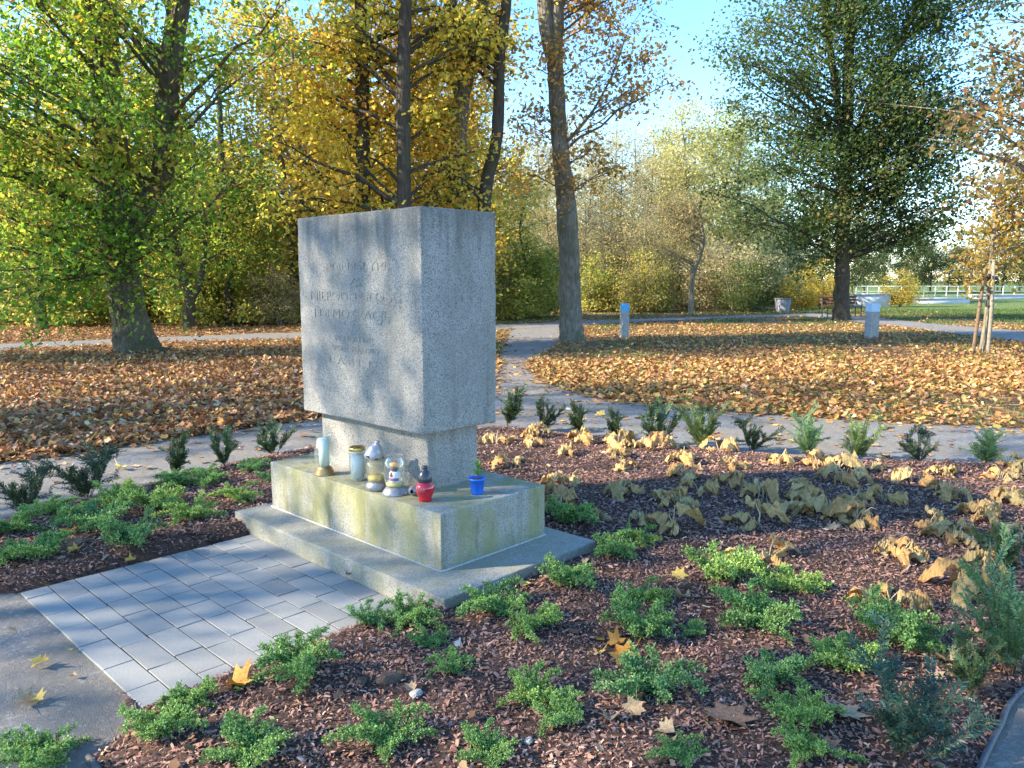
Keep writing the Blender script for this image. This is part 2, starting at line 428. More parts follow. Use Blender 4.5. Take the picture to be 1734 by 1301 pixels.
PATHS = [ring_poly, far_poly, rpath_poly]

YAW = 0.8087
MC = np.array([-.4475, 3.8961]); dR = np.array([math.cos(YAW), math.sin(YAW)]); dL = np.array([-math.sin(YAW), math.cos(YAW)])
def mon(x, y): return MC+dR*x+dL*y            # monument coordinates -> ground coordinates
PO = np.array([-2.36, 3.575]); PAV_U, PAV_V = 1.47, 1.19   # paving: origin corner, size along -dL and along dR

bed_pts = np.vstack([g2([(-140,930),(0,886),(130,853),(290,814),(430,780),(560,755),(700,738),(850,728),(1000,743),(1200,766),(1400,781),(1600,791),(1734,796)]),
    [[4.75,5.75],[4.8,5.0],[3.7,4.05],[2.7,3.3]], g2([(1734,1172),(1692,1240),(1662,1301)]),
    [[1.0,1.72],[.2,1.5],[-.7,1.72]], g2([(150,1290)]), [PO-dL*PAV_U+np.array([-.03,-.03])], [PO+np.array([.0,-.02])], [[-2.75,3.52],[-3.5,3.75],[-4.0,4.2]]])
bed_poly = catmull(bed_pts, 12, closed=True)
BC = np.array([.1, 4.4])
ba = np.arctan2(bed_poly[:, 1]-BC[1], bed_poly[:, 0]-BC[0]); br = np.linalg.norm(bed_poly-BC, axis=1)
od = np.argsort(ba); ba, br = ba[od], br[od]
def bed_s(x, y):
    a = np.arctan2(y-BC[1], x-BC[0]); R = np.interp(a, ba, br, period=2*math.pi)
    return np.hypot(x-BC[0], y-BC[1])/R, R
def in_paving(x, y, m=0.0):
    q = np.stack([x-PO[0], y-PO[1]], -1); u = -(q@dL); v = q@dR
    return (u > -m) & (u < PAV_U+m) & (v > -m) & (v < PAV_V+.3)
def in_monument(x, y, m=0.0):
    q = np.stack([x-MC[0], y-MC[1]], -1); a = q@dR; b = q@dL
    return (a > -.3615-m) & (a < .717+m) & (b > -.5557-m) & (b < 1.357+m)
nz_seed = 5
def bed_h(x, y):
    x = np.asarray(x, float); y = np.asarray(y, float)
    s, R = bed_s(x, y); e = np.clip((1-s)*R/.22, 0, 1); e = e*e*(3-2*e)
    h = .012+.05*e+e*.012*smoothnoise2(np.random.default_rng(nz_seed), x, y, 1.1, 4)
    q = np.stack([x-PO[0], y-PO[1]], -1); u = -(q@dL); v = q@dR
    dpv = np.maximum(np.maximum(-u, u-PAV_U), np.maximum(-v, v-PAV_V-.3))
    k = np.clip((dpv-.005)/.10, 0, 1)
    return np.where(dpv < .012, -.03, .018*(1-k)+h*k)
na, nr = 540, 115
aa = np.linspace(-math.pi, math.pi, na, endpoint=False); RR = np.interp(aa, ba, br, period=2*math.pi)
ss = np.linspace(.02, 1, nr)
BX = BC[0]+np.cos(aa)[None]*RR[None]*ss[:, None]; BY = BC[1]+np.sin(aa)[None]*RR[None]*ss[:, None]
BZ = bed_h(BX, BY)+rng.normal(0, .003, BX.shape); BZ[-1] = .0
ii = (np.arange(nr-1)[:, None]*na); jj = np.arange(na)[None]; j2 = (jj+1) % na
Q = np.stack([ii+jj, ii+na+jj, ii+na+j2, ii+j2], -1).reshape(-1, 4)
Vb = np.vstack([np.stack([BX, BY, BZ], -1).reshape(-1, 3), [[BC[0], BC[1], .05]]])
Tb = np.stack([np.arange(na), (np.arange(na)+1) % na, np.full(na, na*nr)], 1)
tag(link('mulch_bed', mesh_np('mulch_bed', Vb, [Q, Tb], M['soil'], smooth=True)), kind='structure')
# thin edging strip round the bed on the camera's side (asphalt | strip | mulch)
edge = Geo(); sel = catmull(np.vstack([[[3.7,4.05],[2.7,3.3]], g2([(1734,1172),(1692,1240),(1662,1301)]), [[1.0,1.72],[.2,1.5],[-.7,1.72]], g2([(150,1290)])]), 12)
edge.tube(np.c_[sel, np.full(len(sel), .016)], .011, 6)
tag(edge.build('bed_edging', mat_plain('edging', (.09,.09,.095), .6)), 'dark plastic edging strip between mulch bed and asphalt path', 'edging')

# wood chips
def scatter_bed(n, rng):
    y = rng.uniform(1.9, 8, n); x = rng.uniform(-5, 5, n)
    s, _ = bed_s(x, y); vis = np.abs(x) < .70*y+.25
    k = (s < 1.0) & vis & ~in_paving(x, y, .015) & ~in_monument(x, y, .0) & (rng.random(n) < np.clip((3.4/y)**1.6, 0, 1))
    return x[k], y[k]
x, y = scatter_bed(440000, rng)
n = len(x); L = rng.gamma(3., .0027, n)*np.clip(y/3.2, 1, 1.6)+.006; Wd = L*rng.uniform(.18, .5, n)
ang = rng.uniform(0, 6.28, n); tilt = rng.normal(0, .35, n); roll = rng.normal(0, .4, n)
t = np.stack([np.cos(ang)*np.cos(tilt), np.sin(ang)*np.cos(tilt), np.sin(tilt)], 1)
b = unit(np.stack([-np.sin(ang), np.cos(ang), np.sin(roll)], 1)); nn = np.cross(t, b)
c0 = np.stack([x, y, bed_h(x, y)+rng.uniform(.001, .013, n)], 1)
def chip(a, bb, cc): return c0+t*(a*L)[:, None]+b*(bb*Wd)[:, None]+nn*(cc*L)[:, None]
Vc = np.stack([chip(-.5,-.4,0), chip(-.5,.5,0), chip(.02,-.5,.10), chip(.05,.5,.12), chip(.5,-.3,.0), chip(.5,.25,.0)], 1).reshape(-1, 3)
k6 = np.arange(n)[:, None]*6
Qc = np.vstack([k6+np.array([[0,2,3,1]]), k6+np.array([[2,4,5,3]])])
cc = palette(rng, n, [(.23,.115,.082),(.31,.165,.12),(.38,.215,.16),(.44,.27,.205),(.50,.36,.28),(.15,.085,.065)], [3,5,4,2,.4,1.3], .13)
tag(link('mulch', mesh_np('mulch', Vc, [Qc], M['chip'], np.repeat(cc, 6, axis=0))),
    'reddish brown bark mulch covering the planting bed', 'mulch', kind='stuff')

# paving of cut concrete setts
pav = tag(empty('paving', (PO[0], PO[1], 0), math.atan2(-dL[1], -dL[0])), kind='structure')   # local x along -dL, local y along dR
gs = Geo(); gs.box((PAV_U/2, PAV_V/2+.04, -.0183), (PAV_U-.004, PAV_V+.06, .0565)); gs.build('sand_bed', mat_plain('joint_sand', (.05,.047,.042), .95, .1, nscale=120), pav)
def sett_mesh(L, Wd, seed):
    r = np.random.default_rng(seed); bm = bmesh.new()
    bmesh.ops.create_cube(bm, size=1)
    for v in bm.verts: v.co = Vector((v.co.x*L, v.co.y*Wd, v.co.z*.04))
    bmesh.ops.bevel(bm, geom=[e for e in bm.edges if any(v.co.z > 0 for v in e.verts)], offset=.0016, segments=1, profile=.5, affect='EDGES')
    for v in bm.verts: v.co += Vector(r.normal(0, .0007, 3))
    me = bpy.data.meshes.new('paving_stone'); bm.to_mesh(me); bm.free(); me.materials.append(M['paver']); return me
RW = PAV_V/10
sizes = [.165, .20, .235, .27]
setts = {s: [sett_mesh(s-.0055, RW-.0055, int(s*1000)+q) for q in range(2)] for s in sizes}
for r in range(10):
    u = -.0; first = True
    while u < PAV_U-.09:
        s = sizes[rng.integers(0, 4)] if not first else [.11, .165, .20, .235][(r*3+rng.integers(0,2)) % 4]
        first = False
        if u+s > PAV_U-.07: s = PAV_U-u
        if s not in setts: setts[s] = [sett_mesh(s-.0055, RW-.0055, 7+int(s*1e4))]
        me = setts[s][rng.integers(0, len(setts[s]))]
        link('paving_stone', me, pav, (u+s/2, RW*(r+.5), -.0065+rng.uniform(-.0008, .0008)), (rng.uniform(-.003, .003), rng.uniform(-.003, .003), (math.pi if rng.random() < .5 else 0)+rng.normal(0, .004)))
        u += s

# ------------------------------------------------------------------ monument
def stone_mesh(name, lo, hi, r, mat, seed, step=.045, amp=.0012):
    lo = np.array(lo, float); hi = np.array(hi, float); rg = np.random.default_rng(seed)
    ax = []
    for k in range(3):
        nn_ = max(2, int((hi[k]-lo[k]-2*r)/step))
        ax.append(np.concatenate([[lo[k], lo[k]+.35*r], np.linspace(lo[k]+r, hi[k]-r, nn_), [hi[k]-.35*r, hi[k]]]))
    Vs, Qs, n0 = [], [], 0
    for k in range(3):
        a, b_ = (k+1) % 3, (k+2) % 3
        A, B = np.meshgrid(ax[a], ax[b_], indexing='ij')
        for side in (0, 1):
            V = np.zeros((A.size, 3)); V[:, a] = A.ravel(); V[:, b_] = B.ravel(); V[:, k] = hi[k] if side else lo[k]
            na_, nb_ = A.shape; q = (np.arange(na_-1)[:, None]*nb_+np.arange(nb_-1)[None]).ravel()
            q4 = np.stack([q, q+nb_, q+nb_+1, q+1], 1)
            if not side: q4 = q4[:, ::-1]
            Vs.append(V); Qs.append(q4+n0); n0 += len(V)
    V = np.vstack(Vs)
    f = [(rg.uniform(2, 30, 3)*rg.choice([-1, 1], 3), rg.uniform(0, 6.28)) for _ in range(14)]
    nz = sum(np.sin(V@w+ph) for w, ph in f)/4.
    rr = (r*np.clip(.75+.35*nz, .3, 1.6))[:, None]
    core = np.clip(V, lo+rr, hi-rr); d = V-core; L = np.linalg.norm(d, axis=1, keepdims=True)
    f2 = [(rg.uniform(4, 50, 3)*rg.choice([-1, 1], 3), rg.uniform(0, 6.28)) for _ in range(14)]
    n2 = sum(np.sin(V@w+ph) for w, ph in f2)/4.
    V = core+d/(L+1e-9)*(rr+(amp*n2)[:, None])
    me = mesh_np(name, V, [np.vstack(Qs)], mat)
    bm = bmesh.new(); bm.from_mesh(me); bmesh.ops.remove_doubles(bm, verts=bm.verts, dist=.0002)
    bm.to_mesh(me); bm.free()
    return me
mo = empty('monument', (MC[0], MC[1], 0), YAW)
tag(mo, 'grey granite memorial block with an engraved inscription on a two stepped base', 'monument')
link('base_step', stone_mesh('base_step', (-.3615,-.5557,-.08), (.7171,1.3571,.1162), .012, M['base'], 1), mo)
link('plinth', stone_mesh('plinth', (-.1546,-.2998,.1162-.01), (.5927,1.279,.3989), .009, M['plinth'], 2), mo)
mj = Geo()
for (c, d) in [((.219,-.3035,.121),(.76,.012,.012)), ((-.1585,.4896,.121),(.012,1.59,.0115)), ((.5965,.4896,.121),(.012,1.59,.0115))]: mj.box((c[0], c[1], .119), (d[0]-.006, d[1]-.006, .008))
mj.build('mortar_joint', M['mortar'], mo)
link('shaft', stone_mesh('shaft', (.0815,.0686,.3989-.01), (.4405,1.063,.717+.006), .007, M['block'], 3), mo)
ub = link('upper_block', stone_mesh('upper_block', (0,0,.717), (.522,1.1316,1.8599), .010, M['block'], 4), mo)
def face_uv(u, v):                            # photo pixel -> (distance along the inscribed face, height)
    a, dy, dz = ray(u, v); n = dR
    t = (MC@n)/(np.array([a, dy])@n); p = np.array([a*t, dy*t])
    return (p-MC)@dL, CAM_H+dz*t
LINES = [('POLEGŁYM', 551, 650, 452, .055, 1.0), ('ZA', 592, 612, 479, .05, 1.), ('NIEPODLEGŁOŚĆ', 523, 673, 503, .056, 1.), ('I DEMOKRACJĘ', 530, 656, 533, .056, 1.),
         ('W HOŁDZIE', 566, 634, 575, .034, 1.), ('SPOŁECZEŃSTWO', 562, 640, 593, .034, 1.), ('ŁABĘD', 556, 637, 614, .050, 1.)]
for txt, u0, u1, v, hcap, _ in LINES:
    c = bpy.data.curves.new('inscription', 'FONT'); c.body = txt; c.align_x = 'CENTER'; c.align_y = 'CENTER'
    c.size = 1.0; c.offset = -.027; c.resolution_u = 3; c.extrude = .004
    if txt == 'ŁABĘD': c.space_character = 1.45
    to = bpy.data.objects.new('tmp', c); COL.objects.link(to); bpy.context.view_layer.update()
    me = bpy.data.meshes.new_from_object(to.evaluated_get(bpy.context.evaluated_depsgraph_get()))
    COL.objects.unlink(to); bpy.data.objects.remove(to)
    co = np.zeros(len(me.vertices)*3, np.float32); me.vertices.foreach_get('co', co); co = co.reshape(-1, 3)
    w = np.ptp(co[:, 0]); a0, _z = face_uv(u0, v); a1, _z1 = face_uv(u1, v); am, zm = face_uv((u0+u1)/2, v)
    co[:, 0] *= abs(a1-a0)/w; co[:, 1] *= hcap/.73; co[:, 2] *= .25
    me.vertices.foreach_set('co', co.ravel()); me.update(); me.materials.clear(); me.materials.append(M['letter'])
    ins = empty('inscription'); ins.parent = mo; ins['label'] = 'engraved line reading '+txt
    bm = bmesh.new(); bm.from_mesh(me); seen = set(); isl = []
    for v0 in bm.verts:
        if v0 in seen: continue
        st_, comp = [v0], []; seen.add(v0)
        while st_:
            q = st_.pop(); comp.append(q)
            for e in q.link_edges:
                w_ = e.other_vert(q)
                if w_ not in seen: seen.add(w_); st_.append(w_)
        isl.append((min(q.co.x for q in comp), max(q.co.x for q in comp), [q.index for q in comp]))
    bm.free(); isl.sort(); groups = []
    for a_, b_, ids in isl:
        if groups and a_ < groups[-1][1]-.3*(min(b_-a_, groups[-1][1]-groups[-1][0])): groups[-1][1] = max(groups[-1][1], b_); groups[-1][2] += ids
        else: groups.append([a_, b_, list(ids)])
    for a_, b_, ids in groups:
        keep = set(ids); bm = bmesh.new(); bm.from_mesh(me); bm.verts.ensure_lookup_table()
        bmesh.ops.delete(bm, geom=[q for q in bm.verts if q.index not in keep], context='VERTS')
        ml = bpy.data.meshes.new('letter'); bm.to_mesh(ml); bm.free()
        if not ml.materials: ml.materials.append(M['letter'])
        link('letter', ml, ins)
    o = ins
    # letters stand on the face x=0: text x -> -y, text y -> z, text z -> -x
    o.matrix_local = Matrix(((0,0,-1,-.0026),(-1,0,0,am),(0,1,0,zm),(0,0,0,1)))
x, y = scatter_bed(9000, rng); x, y = x[:620], y[:620]; n = len(x)
nr_ = rng.normal(0, .5, (n, 3)); nr_[:, 2] = 1.
tag(link('leaf_scraps', leaf_cloud('leaf_scraps', np.stack([x, y, bed_h(x, y)+.014], 1), rng.uniform(.012, .045, n), palette(rng, n, [(.30,.16,.08),(.45,.28,.15),(.55,.40,.25),(.22,.12,.08)], [3,3,2,2], .2), M['litter'], rng, STAR5, normals=nr_)),
    'small dry leaf scraps strewn over the mulch', 'leaf scraps', kind='stuff')
# ------------------------------------------------------------------ leaf litter and grass
rng = np.random.default_rng(23)
def on_path(x, y):
    k = np.zeros(len(x), bool)
    for p in PATHS: k |= inside(p, x, y)
    return k
def left_pathside(x, y):
    return (y > 7) & (np.abs(smoothnoise2(np.random.default_rng(6), x, y, 2.5, 3)) < .12)
def field(n, y0, y1):
    y = np.sqrt(rng.uniform(y0**2, y1**2, n)); x = rng.uniform(-.70, .70, n)*y
    return x, y
LIT = [(.31,.145,.06),(.41,.21,.085),(.49,.29,.13),(.56,.40,.24),(.20,.09,.045),(.52,.24,.05),(.60,.39,.10),(.36,.19,.10)]
LITW = [3.4,4,3.6,1.9,3,1.2,.8,3]
def litter(n, y0, y1, templ, smin, smax, dens):
    x, y = field(n, y0, y1)
    op = on_path(x, y); s, _ = bed_s(x, y)
    nz = smoothnoise2(np.random.default_rng(3), x, y, 4., 4)
    left = (x < -.25*y+1.2) & (y < 24)
    a_ = rng.uniform(0, 6.28, n); d_ = np.abs(rng.normal(0, .28, n)); near = op & ~on_path(x+np.cos(a_)*d_, y+np.sin(a_)*d_)
    right_far = np.clip((x+.62*y-33)/9, 0, 1)
    p = np.where(left, 1.0, np.clip(.62+.5*nz, .12, 1.0))*(1-.93*right_far)
    # thinner towards the path's ragged edge on the right
    p = np.where(op, np.where(near, .5, np.where(left_pathside(x, y), .05, .012)), p)*dens*np.clip((9.5/y)**.75, 0, 1)
    gap = (~left) & (x > 0) & (y < 10.2+.05*x)
    p = np.where(gap & ~op, p*.35, p)
    k = (rng.random(n) < p) & (s > 1.08)
    x, y, op, left = x[k], y[k], op[k], left[k]; m = len(x)
    z = np.where(op, .012, rng.uniform(.006, .07, m)*np.where(left, 1.0, .6))
    nrm = rng.normal(0, .62, (m, 3)); nrm[:, 2] = 1.; nrm = np.where(op[:, None], nrm*np.array([.3,.3,1]), nrm)
    c = palette(rng, m, LIT, LITW, .2)
    gold = (~left) & (rng.random(m) < .55); c[gold] = palette(rng, gold.sum(), [(.47,.26,.09),(.44,.21,.06),(.54,.36,.14),(.33,.155,.06)], [4,3,2.5,2], .18)
    green = (~left) & (rng.random(m) < .05); c[green] = (.30,.27,.07)
    return np.stack([x, y, z], 1), rng.uniform(smin, smax, m), c, nrm
for q, (n, y0, y1, tm, dens) in enumerate([(138000, 5.6, 14.5, STAR5, .97), (98000, 14.5, 26, STAR5, .92), (46000, 26, 48, DIAMOND, .8)]):
    pos, sz, c, nrm = litter(n, y0, y1, tm, .035, .09 if q < 2 else .13, dens)
    tag(link('leaf_litter', leaf_cloud('leaf_litter', pos, sz, c, M['litter'], rng, tm, normals=nrm)),
        ['dense carpet of brown maple leaves close behind the path round the bed', 'orange brown leaf carpet under the tall trees', 'far leaf carpet along the wood edge'][q], 'fallen leaves', kind='stuff')
# grass: sparse tufts on the verge and between the leaves on the right
x, y = field(150000, 7.5, 40)
nz = smoothnoise2(np.random.default_rng(8), x, y, 3., 4)
k = ~on_path(x, y) & (x > -.06*y+.6) & (bed_s(x, y)[0] > 1.05) & (nz+rng.normal(0, .35, len(x)) > np.where((y < 11.5), .05, .45)-np.clip((x+.62*y-30)/10, 0, 1))
x, y = x[k][:42000], y[k][:42000]; n = len(x)
hgt = rng.uniform(.03, .10, n); a = rng.uniform(0, 6.28, n); wv = .0025+.0004*y
base = np.stack([x, y, np.zeros(n)+.004], 1); side = np.stack([np.cos(a), np.sin(a), 0*a], 1)*wv[:, None]
tip = base+np.stack([rng.normal(0, .025, n), rng.normal(0, .025, n), hgt], 1)
Vg = np.stack([base-side, base+side, tip], 1).reshape(-1, 3)
cg = palette(rng, n, [(.05,.10,.025),(.09,.15,.04),(.17,.20,.07)], [3,3,1.5], .2)
tag(link('grass', mesh_np('grass', Vg, [np.arange(3*n).reshape(-1, 3)], M['grass'], np.repeat(cg, 3, 0))), 'sparse green grass between the fallen leaves beyond the path', 'grass', kind='stuff')

# ------------------------------------------------------------------ juniper plants
def juniper_mesh(seed, tint):
    r = np.random.default_rng(seed); P_, T_, S_, C_ = [], [], [], []; stems = Geo()
    nb = r.integers(17, 23); lean = r.uniform(0, 6.28)
    for k in range(nb):
        az = lean+r.normal(0, 1.5) if k < nb*.6 else r.uniform(0, 6.28)
        Lb = r.uniform(.22, .50) if k < 4 else r.uniform(.12, .36)
        el = r.uniform(.45, 1.25); m = int(Lb/.0115)
        t = np.linspace(0, 1, m)
        hor = Lb*(t*math.cos(el*.7)); zz = Lb*(math.sin(el)*t*1.0-.5*t*t*(1.0 if Lb > .3 else .5))+.02
        zz = np.maximum(zz, .015)
        bend = az+.35*np.sin(3*t+r.uniform(0, 6))*t
        br_ = np.stack([hor*np.cos(bend), hor*np.sin(bend), zz], 1)
        stems.tube(br_[::max(1, m//6)], np.linspace(.005, .0015, len(br_[::max(1, m//6)])), 4)
        tb = unit(np.gradient(br_, axis=0))
        for j in range(2, m):
            for _ in range(4 if t[j] > .3 else 3):
                d = unit(tb[j]*r.uniform(.3, 1.1)+r.normal(0, .75, 3)+np.array([0, 0, .35]))
                ls = r.uniform(.025, .06)*(1.25-.5*t[j]); q = 8
                w = np.linspace(.25, 1, q)
                P_.append(br_[j]+d*(ls*w)[:, None]+r.normal(0, .0018, (q, 3)))
                T_.append(unit(np.tile(d, (q, 1))*.75+r.normal(0, .75, (q, 3))))
                S_.append(np.full(q, 1.0)*r.uniform(.010, .0165, q))
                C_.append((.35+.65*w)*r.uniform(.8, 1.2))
    pos = np.vstack(P_); tt = np.vstack(T_); sz = np.concatenate(S_); sh = np.concatenate(C_); n = len(pos)
    b_ = unit(np.cross(tt, r.normal(size=(n, 3)))); nn_ = np.cross(tt, b_)
    a0 = pos; a1 = pos+tt*(sz*.5)[:, None]+b_*(sz*.30)[:, None]; a2 = pos+tt*sz[:, None]; a3 = pos+tt*(sz*.5)[:, None]-b_*(sz*.30)[:, None]+nn_*(sz*.15)[:, None]
    V = np.stack([a0, a1, a2, a3], 1).reshape(-1, 3)
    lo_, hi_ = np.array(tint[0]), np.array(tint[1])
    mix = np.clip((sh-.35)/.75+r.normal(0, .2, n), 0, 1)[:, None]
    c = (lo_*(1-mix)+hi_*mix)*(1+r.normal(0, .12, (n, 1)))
    dead = r.random(n) < .015; c[dead] = (.25,.16,.07)
    return mesh_np('foliage', V, [np.arange(4*n).reshape(-1, 4)], M['juniper'], np.repeat(np.clip(c, .005, 1), 4, 0)), stems.mesh('stem', M['twig'])
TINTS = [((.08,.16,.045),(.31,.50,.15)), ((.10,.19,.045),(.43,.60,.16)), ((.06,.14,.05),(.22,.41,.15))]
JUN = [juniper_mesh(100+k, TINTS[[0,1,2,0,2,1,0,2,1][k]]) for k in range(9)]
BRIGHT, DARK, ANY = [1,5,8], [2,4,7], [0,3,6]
JS = [ # centre px x, ground px y, width px, variants, label, group
 (23,915,105,ANY,'juniper clump behind the asphalt at the outer end of the left planting strip',None),
 (68,960,110,ANY,'largest green juniper beside the asphalt corner of the paving',None),
 (3,965,80,ANY,'juniper clump on the outermost mulch edge beside the asphalt',None),
 (85,885,75,BRIGHT,'bright juniper at the foot of the splayed yews left of the monument',None),
 (116,895,70,BRIGHT,'small bright juniper between the yews and an orange fallen leaf',None),
 (166,910,130,DARK,'dark green juniper in the middle of the left planting strip',None),
 (222,935,115,DARK,'dark juniper almost touching the edge of the paving',None),
 (190,868,90,BRIGHT,'yellowish juniper in full sun under the wide yew',None),
 (259,872,115,BRIGHT,'bright spreading juniper in the sun between yew and paving',None),
 (325,892,105,BRIGHT,'bright juniper just left of the lowest granite step',None),
 (300,830,75,ANY,'juniper below the upright dark yew beside the path',None),
 (352,832,90,ANY,'juniper tuft below the ragged yew near the monument',None),
 (400,860,80,BRIGHT,'bright juniper pressed against the end of the lowest step',None),
 (430,810,60,DARK,'small dark juniper beside the end of the granite plinth',None),
 (452,825,50,DARK,'small juniper tucked between plinth and mulch',None),
 (70,1298,150,ANY,'juniper at the asphalt corner in front of the paving',None),
 (265,1262,130,ANY,'juniper sprawling over the front corner of the paving',None),
 (330,1205,90,ANY,'juniper shoot lying over the paving edge beside an orange leaf',None),
 (505,1155,150,ANY,'rounded juniper on the edge of the paving',None),
 (430,1301,150,ANY,'juniper in front of the paving with its tips in shade',None),
 (692,1072,100,ANY,'tall juniper against the front corner of the granite step',None),
 (625,1075,90,DARK,'flat juniper arm reaching over the paving near the granite step',None),
 (765,1155,85,ANY,'small juniper on bare mulch in front of the step corner',None),
 (720,1110,70,ANY,'trailing juniper between the step corner and a brown clod',None),
 (835,1052,130,ANY,'juniper growing along the shaded side of the granite step',None),
 (900,1085,110,BRIGHT,'sunlit juniper beside the shaded side of the granite step',None),
 (957,1005,115,ANY,'arching juniper at the far half of the granite step',None),
 (1040,955,95,ANY,'juniper beside the right end of the granite step',None),
 (1078,930,70,BRIGHT,'small pale juniper next to withered hostas at the step end',None),
 (962,897,110,ANY,'vivid green juniper squeezed behind the lowest granite step',None),
 (912,1200,110,BRIGHT,'upright pointed juniper alone on the open mulch',None),
 (950,1240,110,ANY,'juniper adjoining the upright pointed one on open mulch',None),
 (655,1270,145,ANY,'domed juniper in the front mulch near a pale stone',None),
 (830,1301,110,ANY,'low feathery juniper at the front of the bed',None),
 (1089,1035,85,BRIGHT,'pale juniper above an orange leaf pile',None),
 (1082,1090,130,ANY,'wide juniper directly behind the orange leaf pile',None),
 (1175,1088,60,ANY,'thin creeping juniper shoots linking two wider plants',None),
 (1105,1185,160,DARK,'dense juniper in front of the orange leaf pile with a trailing arm',None),
 (1222,1000,145,BRIGHT,'flat sunlit juniper near the hosta patch',None),
 (1354,1020,105,BRIGHT,'compact pale juniper beside the hosta patch',None),
 (1287,1075,155,ANY,'broad juniper with a creeping tip in the middle of the right bed',None),
 (1298,1180,125,DARK,'dark juniper between purple maple leaf and right bed centre',None),
 (1342,1245,130,BRIGHT,'pale fluffy juniper next to the tan maple leaf',None),
 (1365,1295,110,BRIGHT,'pale juniper in front of the tan maple leaf',None),
 (1429,1150,130,BRIGHT,'rounded juniper beside the near yews',None),
 (1500,1090,165,ANY,'wide flat juniper left of the tall near yew',None),
 (1559,1120,80,ANY,'juniper next to a curled tan leaf by the near yew',None),
 (1149,1298,90,ANY,'small feathery juniper below the curled leaf with a long stem',None)]
def put(mes, name, u, v, wpx, rz, base_w, z=None, sq=(1, 1, 1)):
    g = G(u, v, .04); zz = float(bed_h(g[0], g[1])) if z is None else z
    zz = max(zz, .0)
    s = PXM(math.hypot(g[1], CAM_H), wpx)/base_w
    o = empty(name, (g[0], g[1], zz-.008), rz); o.scale = (s*sq[0], s*sq[1], s*sq[2])
    for nm, me in mes: link(nm, me, o)
    return o
rj = np.random.default_rng(77)
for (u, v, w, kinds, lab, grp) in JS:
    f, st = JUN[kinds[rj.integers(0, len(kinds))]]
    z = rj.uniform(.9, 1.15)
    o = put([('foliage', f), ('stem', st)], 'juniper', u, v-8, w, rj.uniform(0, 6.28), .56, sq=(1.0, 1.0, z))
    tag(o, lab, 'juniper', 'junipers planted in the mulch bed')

# ------------------------------------------------------------------ young yews
def yew_mesh(seed, col, spread):
    r = np.random.default_rng(seed); st = Geo(); P_, T_, B_, S_ = [], [], [], []
    def shoot(p0, d0, L, depth):
        m = max(5, int(L/.0075)); t = np.linspace(0, 1, m)
        bend = r.normal(0, .35, 3); pts = p0+np.outer(t*L, d0)+np.outer(t*t*L*.3, bend)
        tb = unit(np.gradient(pts, axis=0))
        k = max(1, m//5); st.tube(pts[::k], np.linspace(.0035 if depth == 0 else .002, .001, len(pts[::k])), 4)
        side = unit(np.cross(tb, np.array([r.normal(0, .5), r.normal(0, .5), 1.])))
        for sgn in (-1, 1, 0):
            j = np.arange(1 if depth else m//4, m)
            d = side*sgn if sgn else unit(r.normal(size=(m, 3)))
            P_.append(pts[j]); T_.append(unit(d[j]*1.0+tb[j]*.75+r.normal(0, .18, (len(j), 3)))); B_.append(tb[j]); S_.append(r.uniform(.022, .034, len(j))*(1 if sgn else .8))
        if depth < 2:
            for _ in range(r.integers(5, 9) if depth == 0 else r.integers(1, 3)):
                q = r.integers(int(m*.15), int(m*.9)); dd = unit(tb[q]+side[q]*r.choice([-1, 1])*r.uniform(.5, 1.1)+r.normal(0, .3, 3)+np.array([0,0,.2]))
                shoot(pts[q], dd, L*r.uniform(.25, .5), depth+1)
    for _ in range(r.integers(7, 10)):
        az = r.uniform(0, 6.28); sl = r.uniform(.1, 1.0)*spread
        shoot(np.array([r.normal(0, .015), r.normal(0, .015), .0]), unit(np.array([math.cos(az)*sl, math.sin(az)*sl, 1.])), r.uniform(.24, .46), 0)
    pos = np.vstack(P_); tt = np.vstack(T_); bb = np.vstack(B_); sz = np.concatenate(S_); n = len(pos)
    V = np.stack([pos, pos+tt*(sz*.45)[:, None]+bb*.0045, pos+tt*sz[:, None], pos+tt*(sz*.45)[:, None]-bb*.0045], 1).reshape(-1, 3)
    c = np.array(col)*(1+r.normal(0, .22, (n, 1)))*np.array([1+.25*r.random(), 1, 1])
    return mesh_np('foliage', V, [np.arange(4*n).reshape(-1, 4)], M['yew'], np.repeat(np.clip(c, .004, 1), 4, 0)), st.mesh('stem', M['twig'])
YEW = [yew_mesh(300+k, c, s) for k, (c, s) in enumerate([((.04,.09,.035),.5),((.035,.08,.04),.8),((.11,.20,.07),.6),((.05,.11,.05),.7),((.14,.26,.11),.7),((.04,.10,.07),.9)])]
